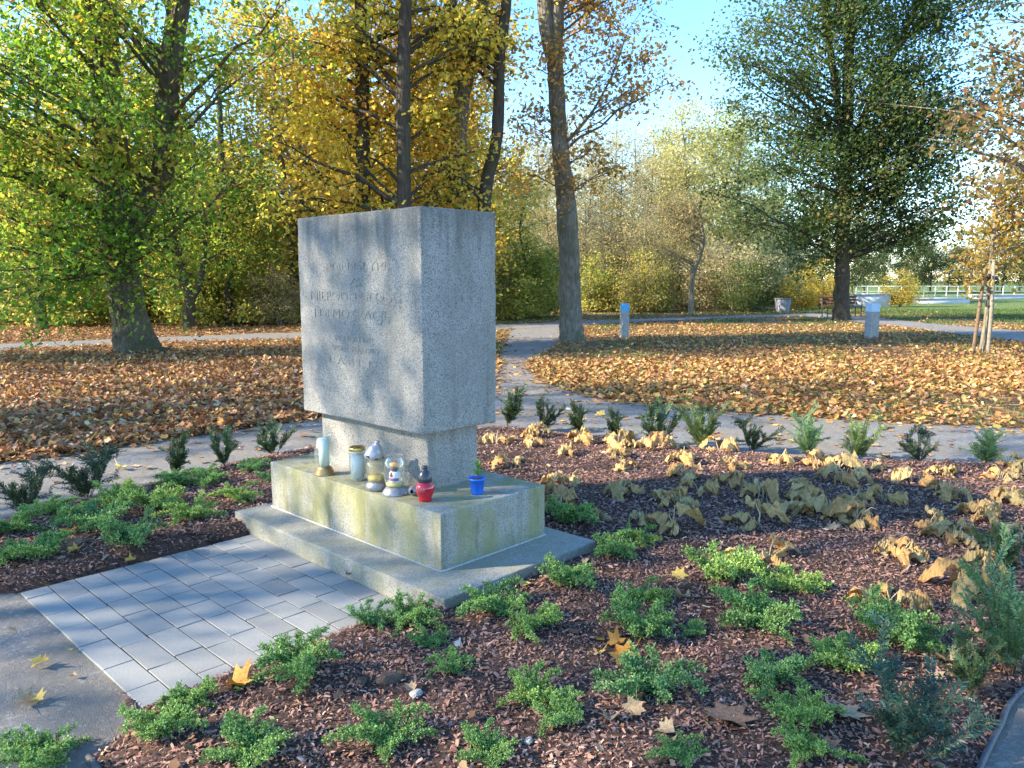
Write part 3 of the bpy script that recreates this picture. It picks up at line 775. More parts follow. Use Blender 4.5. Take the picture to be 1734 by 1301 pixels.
YS = [(45,874,80,[1],'yew with drooping left shoots at the outer end of the left strip',1.),(150,852,82,[1],'wide splayed yew above the junipers left of the monument',1.2),
 (292,812,66,[0],'narrow upright dark yew beside the path left of the monument',.9),(380,800,62,[3],'ragged yew between the upright yew and the monument',1.),(462,778,52,[3],'low yew nearest to the left end of the plinth',1.2),
 (858,733,58,[0],'first yew of the hedge row next to the monument',1.),(920,732,54,[1],'second yew of the hedge row from the monument',1.),(983,741,54,[0],'third yew of the hedge row from the monument',1.),
 (1045,747,50,[0],'fourth yew of the hedge row from the monument',1.),(1115,758,72,[3],'fifth yew of the hedge row, tall and loose',1.),(1190,766,78,[2],'sixth yew of the hedge row, light green and open',1.),
 (1272,766,56,[1],'seventh yew of the hedge row, dark and spiky',1.1),(1368,778,60,[4],'eighth yew of the hedge row, pale bluish green',1.),(1447,782,66,[2],'ninth yew of the hedge row, rounded and light',1.1),
 (1560,789,58,[1],'tenth yew of the hedge row, dark with a low side shoot',1.2),(1668,791,54,[4],'eleventh yew of the hedge row, pale, farthest from the monument',1.1),
 (1690,975,70,[3],'small dark yew among the last withered hostas',1.),(1705,1140,140,[4],'tall pale green yew near the asphalt edge',1.),(1640,1185,100,[3],'leaning yew beside the tall pale one',1.),
 (1530,1300,140,[5],'dark bluish yew with an orange leaf caught in it',1.2)]
ry = np.random.default_rng(5)
for (u, v, h, ks, lab, sx) in YS:
    f, st = YEW[ks[0]]
    o = put([('foliage', f), ('stem', st)], 'yew', u, v-6, h, ry.uniform(0, 6.28), .40, sq=(sx, sx, 1.0))
    tag(o, lab, 'yew', 'young yews along the edge of the bed')

# ------------------------------------------------------------------ withered hostas
def hosta_leaf(seed):
    r = np.random.default_rng(seed); L = r.uniform(.13, .21); Wd = L*r.uniform(.40, .62); nu, nv = 13, 8
    t = np.linspace(0, 1, nu); pet = r.uniform(.04, .09)
    rise = r.uniform(.03, .12); flop = r.uniform(.2, 1.0)
    # mid rib: petiole rises, blade bends over to the ground
    hx = pet*.6+L*(t*.55+.25*np.sin(t*1.5)); hz = rise*(1-t**1.5*(1+.25*flop))+.025*np.sin(t*3.1)+.006
    hz = np.maximum(hz, .010); hy = .03*np.sin(t*2.5+r.uniform(0, 6))
    prof = np.sin(np.clip(t*.93+.07, 0, 1)**.72*math.pi)**.8
    fold = r.uniform(.4, 1.7); s = np.linspace(-1, 1, nv); V = []
    ph = r.uniform(0, 6.28, 3); tw = r.normal(0, .9)
    for a in range(nu):
        for q in s:
            w = Wd*.5*prof[a]*q; dz = abs(w)*(-fold)+.024*math.sin(9*t[a]+4*q+ph[0])*abs(q)+.014*math.sin(17*t[a]+ph[1]-6*q)+r.normal(0, .004)
            y_ = w*math.cos(fold*.6)+.01*math.sin(12*t[a]+ph[2])*abs(q); ca, sa = math.cos(tw*t[a]), math.sin(tw*t[a])
            V.append([hx[a], hy[a]+y_*ca-dz*sa, max(hz[a]+y_*sa+dz*ca, .004)])
    Q = [[a*nv+b, (a+1)*nv+b, (a+1)*nv+b+1, a*nv+b+1] for a in range(nu-1) for b in range(nv-1)]
    g = Geo(); g.add(np.array(V), Q)
    nq = len(Q); g.tube([[0,0,0],[pet*.3,0,rise*.6],[pet*.6,hy[0],hz[0]],[hx[1],hy[1],hz[1]-.002]], [.004,.0035,.003,.002], 4, cap=False)
    me = g.mesh('leaf', M['hosta'], True); me.materials.append(M['stalk'])
    mi = np.zeros(len(me.polygons), np.int32); mi[nq:] = 1; me.polygons.foreach_set('material_index', mi)
    return me
HL = [hosta_leaf(500+k) for k in range(14)]
def stalk_mesh(seed):
    r = np.random.default_rng(seed); g = Geo()
    for _ in range(3):
        a = r.uniform(0, 6.28); h = r.uniform(.06, .14); d = r.uniform(.02, .07)
        g.tube([[0,0,0],[d*.4*math.cos(a),d*.4*math.sin(a),h*.7],[d*math.cos(a),d*math.sin(a),h],[d*1.5*math.cos(a),d*1.5*math.sin(a),h*.92]], [.0035,.003,.0025,.002], 4)
    return g.mesh('stalk', M['stalk'])
SK = [stalk_mesh(600+k) for k in range(3)]
HS = [(841,751),(860,788),(910,737),(905,752),(962,766),(983,745),(1047,753),(1052,772),(1057,790),(1052,835),(965,817),(939,842),(945,862),(999,872),(1115,756),(1157,780),(1157,812),(1184,832),(1147,853),
 (1220,761),(1242,793),(1289,840),(1242,822),(1323,782),(1379,788),(1416,795),(1358,825),(1363,845),(1431,817),(1474,793),(1547,816),(1600,803),(1611,845),(1500,848),(1447,850),(1452,888),(1410,872),(1284,885),
 (1091,885),(1136,898),(1579,888),(1658,877),(1695,811),(1706,787),(1706,845),(1352,864),(1295,948),(1527,948),(1610,915),(1507,1025),(1634,1010),(1681,958),(1725,924),(1730,800)]
rh = np.random.default_rng(9)
for (u, v) in HS:
    g = G(u, v+4, .05); z = float(bed_h(g[0], g[1])); sc = rh.uniform(.75, 1.08)
    yw = int(np.argmin([math.hypot(q[0]-u, 2.2*(q[1]-v)) for q in YS[5:16]])); ordn = ['first','second','third','fourth','fifth','sixth','seventh','eighth','ninth','tenth','eleventh'][yw]
    if v > 930: lab, grp = 'withered tan hosta clump lying on mulch close to the near yews and junipers', 'withered hostas near the front yews'
    elif u < 1000 and v < 880: lab, grp = 'withered ochre hosta beside the granite base, '+('touching the plinth side' if u < 950 and v > 775 else 'facing the '+ordn+' yew of the hedge row'), 'withered hostas beside the granite base'
    elif v < 800: lab, grp = 'collapsed yellow brown hosta at the foot of the '+ordn+' yew of the hedge row', 'withered hostas along the yew row'
    elif u > 1480: lab, grp = 'withered hosta on mulch in front of the '+ordn+' yew of the hedge row', 'withered hostas before the last yews'
    else: lab, grp = ('withered hosta two rows in front of the ' if v > 835 else 'withered hosta one row in front of the ')+ordn+' yew of the hedge row', 'withered hostas in the open mulch'
    o = tag(empty('hosta', (g[0], g[1], z-.004), rh.uniform(0, 6.28), sc), lab, 'hosta', grp)
    nl = rh.integers(4, 8); a0 = rh.uniform(0, 6.28)
    for k in range(nl):
        link('leaf', HL[rh.integers(0, 14)], o, (rh.normal(0, .02), rh.normal(0, .02), 0), (rh.normal(0, .12), rh.normal(0, .12), a0+k*6.28/nl+rh.normal(0, .4)), (rh.uniform(.75, 1.15),)*3)
    if rh.random() < .5: link('stalk', SK[rh.integers(0, 3)], o)

# ------------------------------------------------------------------ single fallen leaves, stones
def single_leaf(seed, curl, mat):
    r = np.random.default_rng(seed); V, T = maple_outline(.4)
    V = V.copy(); V[:, 1] -= .4
    rings = [V[1:]*k for k in (.5, 1.0)]; n = len(rings[0])
    W_ = np.vstack([[V[0]*0], rings[0], rings[1]])
    r2 = (W_[:, 0]**2+W_[:, 1]**2); ax = r.uniform(0, 3.14)
    d = W_[:, 0]*math.cos(ax)+W_[:, 1]*math.sin(ax)
    W_[:, 2] += curl*d*d*2.2+.05*np.sin(9*W_[:, 0]+r.uniform(0, 6))*(r2**.5)*2
    Tt = [[0, 1+i, 1+(i+1) % n] for i in range(n)]; Qq = [[1+i, 1+n+i, 1+n+(i+1) % n, 1+(i+1) % n] for i in range(n)]
    g = Geo(); W_[:, 2] -= W_[:, 2].min()-.01
    g.add(W_, Qq, Tt); g.tube([[0,-.12,W_[0,2]],[.03,-.5,.03],[.12,-.85,.02]], [.014,.012,.012], 4)
    return g.mesh('fallen_leaf', mat, True)
SL = {k: [single_leaf(700+q*7+i, [.2,.9,.6][q], M[k]) for q in range(3)] for i, k in enumerate(['f_orange','f_yellow','f_tan','f_brown'])}
FL = [(67,1120,34,'f_yellow',1,'yellow curled leaf casting a shadow on the asphalt'),(42,1186,42,'f_tan',1,'pale dry leaf on the shaded asphalt'),(62,1180,30,'f_yellow',2,'yellow leaf touching a pale dry leaf on the asphalt'),
 (20,1062,18,'f_tan',0,'small pale leaf flat on the asphalt below the left junipers'),(125,1140,14,'f_tan',1,'tiny leaf beside the paving edge on asphalt'),(122,1096,14,'f_yellow',1,'tiny yellow leaf on the paving front edge'),
 (400,1182,55,'f_orange',1,'orange leaf lying along the paving edge by a juniper'),(591,975,18,'f_brown',1,'small brown leaf at the foot of the granite step'),(84,1258,40,'f_orange',1,'orange leaf caught above the front corner juniper'),
 (118,912,32,'f_orange',2,'orange leaf between two left junipers'),(130,935,38,'f_brown',2,'brown leaf under the orange one in the left strip'),(128,948,28,'f_yellow',1,'yellow leaf at the edge of the left strip'),(221,952,22,'f_yellow',1,'small yellow leaf on the paving rim'),
 (1060,1128,58,'f_orange',1,'large orange leaf in the pile between two junipers'),(1043,1105,36,'f_orange',1,'upright orange leaf at the back of the leaf pile'),(1012,1122,26,'f_yellow',1,'small yellow leaf beside the orange pile'),(1016,1098,22,'f_orange',0,'small orange leaf behind the pile'),
 (1074,1222,46,'f_tan',1,'curled tan leaf with a long stem in front of a dense juniper'),(1030,1238,38,'f_tan',1,'folded tan leaf beside the curled one'),(1228,1240,95,'f_brown',0,'large purple brown maple leaf flat on mulch'),(1425,1232,75,'f_tan',0,'large tan maple leaf between juniper and yew'),
 (1495,1235,48,'f_orange',1,'orange leaf caught in the dark bluish yew'),(1525,1275,30,'f_tan',2,'tan leaf under the dark bluish yew'),(1157,1030,36,'f_tan',1,'tan leaf on mulch left of the sunlit juniper'),(1160,1012,22,'f_brown',2,'small brown leaf by the sunlit juniper'),(1147,990,34,'f_yellow',0,'yellow leaf under the sunlit juniper'),
 (886,1003,32,'f_yellow',2,'golden leaf near the shaded side of the step'),(1598,1135,50,'f_tan',1,'curled tan leaf beside the leaning yew'),(1583,1162,36,'f_tan',0,'flat tan leaf below the leaning yew'),(1665,1228,22,'f_yellow',2,'small yellow leaf near the asphalt edge'),
 (1130,1258,40,'f_tan',2,'dry leaf between the purple leaf and the long stem'),(1395,1292,50,'f_brown',0,'brown maple leaf at the front of the bed'),(905,912,30,'f_orange',1,'orange leaf at the corner behind the plinth'),(1412,905,30,'f_tan',0,'pale leaf flat beside a hosta'),
 (1235,893,34,'f_orange',0,'orange leaf beside stalks of a withered hosta'),(1018,700,24,'f_yellow',0,'yellow leaf on the path behind the yew row'),(205,792,26,'f_yellow',1,'yellow leaf on the path left of the wide yew'),(112,795,26,'f_tan',1,'tan leaf on the path near the leaf carpet'),(248,790,22,'f_tan',0,'leaf on the path beside the narrow yew'),
 (1660,1130,36,'f_tan',2,'tan leaf below the tall pale yew'),(697,1183,26,'f_tan',2,'pale dry leaf next to a brown clod'),(1125,1002,20,'f_brown',2,'brown leaf in front of the far junipers'),(1440,830,30,'f_tan',2,'tan leaf among hosta leaves'),(1015,1290,22,'f_tan',0,'small dry leaf at the front edge of the bed'),(1180,805,30,'f_tan',1,'tan leaf behind a hosta stalk')]
rl = np.random.default_rng(31)
for (u, v, w, mk, q, lab) in FL:
    g = G(u, v, .03); x_, y_ = g[0], g[1]; s, _ = bed_s(np.array([x_]), np.array([y_]))
    z = float(bed_h(x_, y_)) if s[0] < 1 else .008
    z = max(z, .008)
    if in_paving(np.array([x_]), np.array([y_]), .0)[0]: z = .023
    o = link('fallen_leaf', SL[mk][q], None, (x_, y_, z+.012), (rl.normal(0, .25), rl.normal(0, .25), rl.uniform(0, 6.28)), (PXM(math.hypot(y_, 1.5), w)/1.15,)*3)
    tag(o, lab, 'leaf', 'single fallen leaves')
def rock(seed, mat):
    r = np.random.default_rng(seed); bm = bmesh.new(); bmesh.ops.create_icosphere(bm, subdivisions=2, radius=.5)
    d = [(Vector(r.normal(size=3)).normalized(), r.uniform(.25, .45)) for _ in range(9)]
    for v in bm.verts:
        for n_, h in d:
            e = v.co.dot(n_)-h
            if e > 0: v.co -= n_*e
        v.co.z *= .6; v.co += Vector(r.normal(0, .012, 3))
    me = bpy.data.meshes.new('stone'); bm.to_mesh(me); bm.free(); me.materials.append(mat); return me
st_pale = mat_plain('stone_pale', (.52,.46,.38), .85, .2, nscale=9, bump=.5); st_brown = mat_plain('clod_brown', (.13,.09,.065), .95, .1, nscale=12, bump=.8)
for (u, v, w, mt, nm, lab) in [(660,1168,48,st_brown,'soil_clod','flat brown clod of earth in front mulch'),(614,1172,26,st_brown,'soil_clod','small brown clod beside the flat one'),(704,1190,28,st_pale,'stone','pale angular stone in front mulch'),(776,1108,20,st_pale,'stone','pale pebble near the step corner'),
    (963,691,15,st_pale,'stone','white stone on the path behind the yew hedge row'),(895,1272,18,st_pale,'stone','pale oval pebble below the pointed juniper'),(972,1084,24,st_brown,'stone','grey stone beside the sunlit juniper')]:
    g = G(u, v, .03); s = PXM(math.hypot(g[1], 1.5), w)
    z = float(bed_h(g[0], g[1])) if bed_s(np.array([g[0]]), np.array([g[1]]))[0][0] < 1 else .006
    tag(link(nm, rock(u, mt), None, (g[0], g[1], z+s*.12), (0, 0, u*.1), (s, s*.8, s*.8)), lab, 'stone' if nm == 'stone' else 'clod')
# ------------------------------------------------------------------ grave lanterns and the pot on the plinth
def mat_glass(name, tint, alpha):
    m = N(name); fr = m.n('LayerWeight', Blend=.35).outputs['Facing']
    tr = m.n('BsdfTransparent', Color=tint); gl = m.bsdf(tint, .08, .6)
    gloss = m.n('BsdfGlossy', Color=(1, 1, 1), Roughness=.05)
    a = m.n('MixShader', Fac=alpha); m.set(a.inputs[1], tr.outputs[0]); m.set(a.inputs[2], gl)
    b = m.n('MixShader', Fac=m.math('MULTIPLY', fr, .6)); m.set(b.inputs[1], a.outputs[0]); m.set(b.inputs[2], gloss.outputs[0])
    return m.done(b.outputs[0])
glass = mat_glass('clear_glass', (.95,.97,.95), .06); glass_y = mat_glass('yellowed_glass', (.93,.90,.74), .09); glass_g = mat_glass('greenish_glass', (.90,.95,.90), .10)
wax = mat_plain('milky_wax', (.74,.78,.72), .45, .4, nscale=20, var=.06); wax_y = mat_plain('yellow_wax', (.50,.42,.14), .5, .4, nscale=30)
brass = mat_plain('aged_brass', (.34,.22,.10), .42, .5, .75, nscale=50); gold = mat_plain('gold_lid', (.80,.52,.16), .28, .6, .9, nscale=60)
steel = mat_plain('grey_metal', (.26,.265,.28), .45, .5, .55, nscale=40); silver = mat_plain('silver_plastic', (.34,.34,.36), .38, .5, .5, nscale=50)
black = mat_plain('black_plastic', (.035,.037,.045), .3, .6, nscale=40); red = mat_plain('red_glass', (.50,.006,.022), .12, .9, nscale=15, var=.15)
redlt = mat_plain('red_relief', (.80,.25,.28), .25, .8); blue = mat_plain('blue_plastic', (.012,.13,.62), .35, .5, nscale=20, var=.08)
white = mat_plain('white_label', (.80,.79,.76), .6, .3); orange = mat_plain('amber_candle', (.75,.36,.10), .5, .4)
ZP = .4000
def item(name, u, v, lab, cat='lantern', group='grave lanterns on the plinth', rz=0.):
    g = G(u, v, ZP); return tag(empty(name, (g[0], g[1], ZP), rz, 1.1), lab, cat, group)
def lathe(o, nm, prof, mat, smooth=True, n=32, top=False, bot=False, **k):
    g = Geo(); g.lathe(prof, n, (0, 0, 0), top, bot); return g.build(nm, mat, o, smooth, **k)
def rib(prof_r, z0, z1, n, amp=.05):            # ribbed glass wall
    g = Geo(); th = np.linspace(0, 2*math.pi, n*4, endpoint=False); R = prof_r*(1+amp*np.cos(th*n)); zs = np.linspace(z0, z1, 5)
    V = np.stack([np.outer(np.ones(5), R*np.cos(th)), np.outer(np.ones(5), R*np.sin(th)), np.outer(zs, np.ones(len(th)))], -1).reshape(-1, 3)
    i_ = np.arange(4)[:, None]*len(th); j_ = np.arange(len(th))[None]; g.add(V, np.stack([i_+j_, i_+(j_+1) % len(th), i_+len(th)+(j_+1) % len(th), i_+len(th)+j_], -1).reshape(-1, 4)); return g
# 1 tall open glass on a brass foot
o = item('lantern', 550, 803, 'open glass grave lantern with milky candle on a brown brass foot')
lathe(o, 'foot', [(.052,0),(.053,.006),(.046,.012),(.048,.018),(.040,.025),(.042,.030),(.034,.040),(.031,.044),(.0,.044)], brass)
lathe(o, 'glass', [(.030,.043),(.046,.075),(.051,.11),(.046,.15),(.036,.19),(.034,.20),(.037,.206)], glass_g)
lathe(o, 'candle', [(.0,.044),(.025,.045),(.027,.12),(.029,.19),(.0,.191)], wax)
# 2 ribbed glass with gold lid
o = item('lantern', 606, 812, 'ribbed clear glass candle jar with a gold lid')
rib(.040, .006, .135, 16, .035).build('glass', glass, o, True)
lathe(o, 'foot', [(.0,.002),(.038,.002),(.042,.006),(.040,.012)], glass_g)
lathe(o, 'candle', [(.0,.012),(.033,.013),(.033,.128),(.0,.129)], wax)
lathe(o, 'rim', [(.041,.135),(.044,.142),(.043,.15),(.038,.152)], glass_g)
lid = lathe(o, 'lid', [(.039,.150),(.041,.154),(.041,.166),(.036,.169),(.030,.164),(.012,.163),(.008,.169),(.0,.170)], gold)
lathe(lid, 'vent', [(.014,.1665),(.016,.1685),(.013,.170),(.0,.170)], brass)
# 3 squat foot, yellowed glass, silver cap set askew
o = item('lantern', 637, 829, 'yellowed glass lantern under a tilted silver cap')
lathe(o, 'foot', [(.046,0),(.049,.006),(.048,.028),(.040,.038),(.036,.042),(.0,.042)], steel)
lathe(o, 'glass', [(.036,.042),(.046,.06),(.048,.10),(.045,.135),(.040,.148),(.042,.154)], glass_y)
lathe(o, 'candle', [(.0,.043),(.036,.044),(.038,.066),(.0,.068)], wax_y)
cap = lathe(o, 'cap', [(.046,0),(.047,.008),(.044,.02),(.036,.045),(.024,.062),(.012,.070),(.010,.078),(.013,.082),(.009,.088),(.0,.089)], silver, loc=(-.012,.012,.156), rot=(.18,.30,0))
for k in range(6):
    g = Geo(); a = k*1.047; g.box((.0455*math.cos(a), .0455*math.sin(a), .013), (.004,.018,.008), np.array([[math.cos(a),-math.sin(a),0],[math.sin(a),math.cos(a),0],[0,0,1]])); g.build('vent_slot', black, cap)
# 4 open jar on a flared grey foot, small printed candle inside
o = item('lantern', 669, 836, 'open glass lantern with a printed candle on a flared grey foot')
lathe(o, 'foot', [(.061,0),(.062,.005),(.056,.015),(.048,.026),(.041,.036),(.0,.037)], steel)
lathe(o, 'glass', [(.040,.036),(.047,.055),(.049,.11),(.047,.155),(.038,.172),(.037,.182),(.040,.186)], glass)
lathe(o, 'wax_pool', [(.0,.037),(.038,.038),(.042,.052),(.0,.054)], wax_y)
cd = lathe(o, 'candle', [(.0,.053),(.026,.054),(.026,.098),(.020,.108),(.0,.109)], white)
g = Geo(); th = np.linspace(2.9, 5.6, 16); r_ = .0266
V = np.array([[r_*math.cos(t_), r_*math.sin(t_), z_] for z_ in (.060,.066,.080) for t_ in th]); nn_ = len(th)
g.add(V, [[a_*nn_+b_, a_*nn_+b_+1, (a_+1)*nn_+b_+1, (a_+1)*nn_+b_] for a_ in (1,) for b_ in range(nn_-1)]); g.build('label_band', mat_plain('label_purple', (.20,.10,.22), .5), cd)
lathe(cd, 'label_flame', [(.0,0),(.008,.004),(.010,.012),(.005,.022),(.0,.026)], mat_plain('label_red', (.5,.05,.04), .5), loc=(-.012,-.018,.082))
lathe(cd, 'holder', [(.014,.108),(.014,.114),(.020,.120),(.019,.126),(.0,.127)], black)
lathe(cd, 'flame_cup', [(.012,.127),(.022,.134),(.024,.146),(.0,.147)], orange)
# 5 red glass, black cap
o = item('lantern', 720, 848, 'small red glass lantern with a black cap at the plinth edge')
body = lathe(o, 'glass', [(.0,0),(.026,.001),(.031,.006),(.029,.016),(.036,.030),(.044,.052),(.045,.064),(.040,.078),(.032,.086),(.030,.090)], red)
cap = lathe(o, 'cap', [(.031,.088),(.033,.092),(.032,.110),(.027,.128),(.017,.142),(.013,.145),(.014,.152),(.016,.157),(.012,.163),(.0,.164)], black)
for k in range(3):
    g = Geo(); c0_ = -2.5+k*.34
    g.tube([[.0455*math.cos(c0_+t_*.22), .0455*math.sin(c0_+t_*.22), .056+.012*math.sin(t_*5+k)+.002*k] for t_ in np.linspace(0, 1.6, 9)], .0012, 4); g.build('relief_line', redlt, body)
# loose cap lying beside it
g = G(701, 838, ZP)
o = tag(empty('loose_lid', (g[0], g[1], ZP+.024), .5), 'small grey lantern lid with a black end lying on its side by the red one', 'lantern')
lathe(o, 'cap', [(.024,0),(.026,.004),(.024,.022),(.016,.042),(.010,.050)], silver, rot=(0, 1.45, -2.2))
lathe(o, 'tip', [(.018,-.004),(.0205,.004),(.018,.012),(.0,.014)], black, rot=(0, 1.45, .9), loc=(-.004,-.014,-.002))
# blue pot with a seedling
o = item('flower_pot', 808, 836, 'small blue plastic pot with a green seedling', 'flower pot', None)
pot = lathe(o, 'pot', [(.0,0),(.027,.0),(.028,.004),(.036,.066),(.041,.068),(.041,.076),(.038,.077),(.035,.066),(.0,.064)], blue)
lathe(o, 'soil', [(.035,.066),(.02,.071),(.0,.070)], st_brown)
sg = Geo(); sg.tube([[0,0,.066],[.004,0,.10],[.002,.004,.135]], [.003,.0025,.002], 5); sg.build('stem', M['twig'], o)
m_seed = mat_plain('seedling_leaf', (.16,.36,.07), .4, .4, nscale=30)
for k in range(13):
    a = k*2.4; h = .085+.0048*k; lf = Geo(); L = .046-.0012*k
    lf.add(np.array([[0,0,0],[L*.5,-L*.2,.006],[L,0,.004],[L*.5,L*.2,.006],[L*.5,0,.0]]), None, [[0,1,4],[1,2,4],[4,2,3],[0,4,3]])
    lf.build('leaf', m_seed, o, True, loc=(.002,.001,h), rot=(0, -.55-.03*k, a))

# ------------------------------------------------------------------ trees
def limb_tree(seed, trunks, env, n_limb, subs, per, crad, lsize, cols, w, templ, mat_l, mat_b, zmin, name, droop=.25, up=.4, sides=9, twig=True, sub_len=(.7, 1.6), limb_r=.10, outward=.45, rise=.5):
    """trunks: list of (k,4) polylines (x,y,z,r); env: list of (centre, radii); returns meshes trunk, crown"""
    r = np.random.default_rng(seed); g = Geo(); main = np.asarray(trunks[0], float)
    for tk in trunks:
        tk = np.asarray(tk, float); c = catmull(tk, 5); g.tube(c[:, :3], c[:, 3], sides, r, .05)
    env = [(np.array(c, float), np.array(d, float)) for c, d in env]; vol = np.array([np.prod(d) for _, d in env]); vol /= vol.sum()
    allp = np.vstack([catmull(np.asarray(t, float), 8) for t in trunks]); allp = allp[allp[:, 2] > zmin]
    LP, LC = [], []
    for _ in range(n_limb):
        c, d = env[r.choice(len(env), p=vol)]
        v = unit(r.normal(size=3)); end = c+d*v*r.uniform(0, 1)**outward
        end[2] = max(end[2], .35)
        hd = np.hypot(allp[:, 0]-end[0], allp[:, 1]-end[1]); want = end[2]-rise*hd
        o_ = allp[np.argmin(np.abs(allp[:, 2]-want)+.35*hd+r.uniform(0, .5, len(allp)))]
        p0 = o_[:3]; L = np.linalg.norm(end-p0)
        if L < .4: continue
        mid = (p0+end)/2+np.array([0, 0, L*r.uniform(-.02, .18)])+r.normal(0, .06*L, 3)
        t = np.linspace(0, 1, 7)[:, None]; cv = (1-t)**2*p0+2*t*(1-t)*mid+t*t*end+r.normal(0, .015*L, (7, 3))*np.sin(t*math.pi)
        r0 = min(o_[3]*.45, .012+limb_r*L/6.)
        g.tube(cv, np.linspace(r0, .008, 7), 5)
        tone = r.random()
        for s_ in range(subs):
            q = r.uniform(.3, 1.0); k = min(int(q*6), 5); fpos = cv[k]+(cv[k+1]-cv[k])*(q*6-k)
            dd = unit(unit(end-p0)*.6+r.normal(0, .7, 3)+np.array([0, 0, -.12])); sl = r.uniform(*sub_len)*(1.15-.4*q)
            e2 = fpos+dd*sl; e2[2] = max(e2[2]-.08*sl, .2); m2 = (fpos+e2)/2+r.normal(0, .05*sl, 3)
            if twig: g.tube([fpos, m2, e2], [max(.004, r0*.3), .005, .003], 3, cap=False)
            np_ = r.poisson(per)
            if np_ == 0: continue
            tt = r.uniform(.15, 1.08, np_)[:, None]
            pp = fpos+(e2-fpos)*tt+r.normal(0, crad, (np_, 3))*np.array([1, 1, .6])
            LP.append(pp); LC.append(np.clip(tone+r.normal(0, .12, np_)+r.normal(0, .1), 0, .999))
    pos = np.vstack(LP); tone = np.concatenate(LC); n = len(pos)
    pos[:, 2] = np.maximum(pos[:, 2], .12)
    cw = np.cumsum(np.array(w, float)/np.sum(w)); idx = np.searchsorted(cw, np.clip(tone*.75+r.uniform(0, .25, n), 0, .999))
    col = np.array(cols)[np.minimum(idx, len(cols)-1)]*(1+r.normal(0, .18, (n, 1)))
    sz = r.uniform(lsize*.65, lsize*1.25, n)
    return g.mesh('trunk', mat_b, True), leaf_cloud('crown', pos, sz, np.clip(col, .004, .9), mat_l, r, templ, up, droop)
def plant_tree(name, meshes, lab, cat='tree', group=None, loc=(0, 0, 0), rz=0., sc=(1, 1, 1)):
    o = empty(name, loc, rz); o.scale = sc
    link('trunk', meshes[0], o); link('crown', meshes[1], o)
    return tag(o, lab, cat, group)
def px_trunk(pts, Y):                          # (u, v, width px) at distance Y -> polyline
    out = []
    for u, v, w_ in pts:
        p = P(u, v, Y); out.append([p[0], p[1], p[2], PXM(Y, w_)/2])
    out = np.array(out); return out
def rel(tr, o): t = np.array(tr); t[:, :3] -= o; return t
GREEN = [(.08,.18,.03),(.14,.27,.04),(.25,.36,.055),(.40,.42,.07),(.54,.42,.08),(.50,.25,.07)]
YELLOW = [(.24,.28,.05),(.46,.42,.07),(.64,.52,.09),(.74,.55,.10),(.66,.38,.08),(.45,.21,.06)]
OAK = [(.18,.15,.04),(.36,.23,.06),(.52,.30,.08),(.58,.36,.10),(.38,.17,.06)]
DARKG = [(.045,.085,.03),(.07,.12,.04),(.10,.15,.05),(.16,.18,.055),(.20,.15,.06)]

# big forked maple on the left
Y = 16.2; o = P(232, 600, Y); o[2] = 0.
t1 = [px_trunk([(236,606,104),(232,592,80),(226,570,66),(219,535,58),(208,470,54),(195,400,52),(186,286,48),(179,150,45),(174,0,42),(172,-250,34),(170,-480,22)], Y),
      px_trunk([(206,440,44),(232,372,38),(262,312,36),(277,285,35),(285,140,36),(303,0,32),(322,-250,22),(335,-420,14)], Y)]
g_ = limb_tree(1, [rel(t, o) for t in t1], [((-.3,-1.6,4.6),(4.4,2.4,3.0)),((.5,-1.,8.2),(4.8,3.2,3.4)),((-1.8,-1.8,2.0),(2.4,1.3,1.7)),((1.6,-1.0,3.2),(2.4,1.3,1.9)),((-.3,-1.6,1.9),(2.6,1.0,1.3))], 122, 7, 33, .22, .097, GREEN, [4,5,5,3.2,1.8,.7], STAR5, M['leaf'], M['bark_mid'], 1.6, 'maple', droop=.5, sides=16, limb_r=.055)
plant_tree('maple_tree', g_, 'thick forked maple with green and yellow leaves hanging low, left of the monument', loc=o)

# group of slender yellow maples behind the monument
specs = [([(622,640,24),(616,350,24),(613,150,22),(611,0,20),(608,-300,14)], None, 17., YELLOW, 'slender straight maple trunk with yellow leaves, first behind the block from the big maple', .0),
 ([(684,640,24),(684,350,24),(683,150,23),(687,0,21),(690,-300,14)], None, 16., YELLOW, 'slender dark trunk behind the middle of the block with yellow green leaves', .3),
 ([(772,640,36),(774,350,34),(776,250,30),(780,140,26),(762,0,22),(750,-250,12)], [(776,200,20),(800,100,20),(818,0,18),(830,-200,12)], 18., OAK, 'forked oak trunk behind the block with orange brown leaves', .5),
 ([(816,600,24),(820,345,23),(842,230,20),(846,100,18),(858,0,17),(872,-200,12)], None, 17.5, YELLOW, 'leaning slim trunk rising behind the shaded corner of the block', .6)]
for k, (a, b_, Y, cols, lab, off) in enumerate(specs):
    o = P(a[0][0], 590, Y); o[2] = 0
    tr = [px_trunk(a, Y)]; tr[0][0, 2] = -.1
    if b_: tr.append(px_trunk(b_, Y))
    top = -o+P(a[2][0], 60, Y)
    envs = [((top[0]-.7, .9, 4.0),(2.4,1.5,1.9)), ((top[0], .9, 7.0),(2.7,1.7,2.4))] if k < 2 else [((top[0]-.3, .6, 4.2),(1.7,1.4,1.4)), ((top[0]-.2, .7, 6.8),(1.9,1.4,2.2))]
    if k == 3: envs = [((-.6,.2,3.4),(1.5,1.3,.8)), ((-.7,.2,6.6),(1.1,1.3,1.6))]
    g_ = limb_tree(20+k, [rel(t, o) for t in tr], envs, [56,52,36,22][k], 6, [33,33,24,16][k], .2, .102, cols, [3,4,5,4,2,1][:len(cols)], STAR5, M['leaf'], M['bark_dark'] if k != 2 else M['bark'], 2.2, 't', droop=.45, sides=10)
    plant_tree('maple_tree' if k != 2 else 'oak_tree', g_, lab, loc=o, group='slender trees behind the monument')

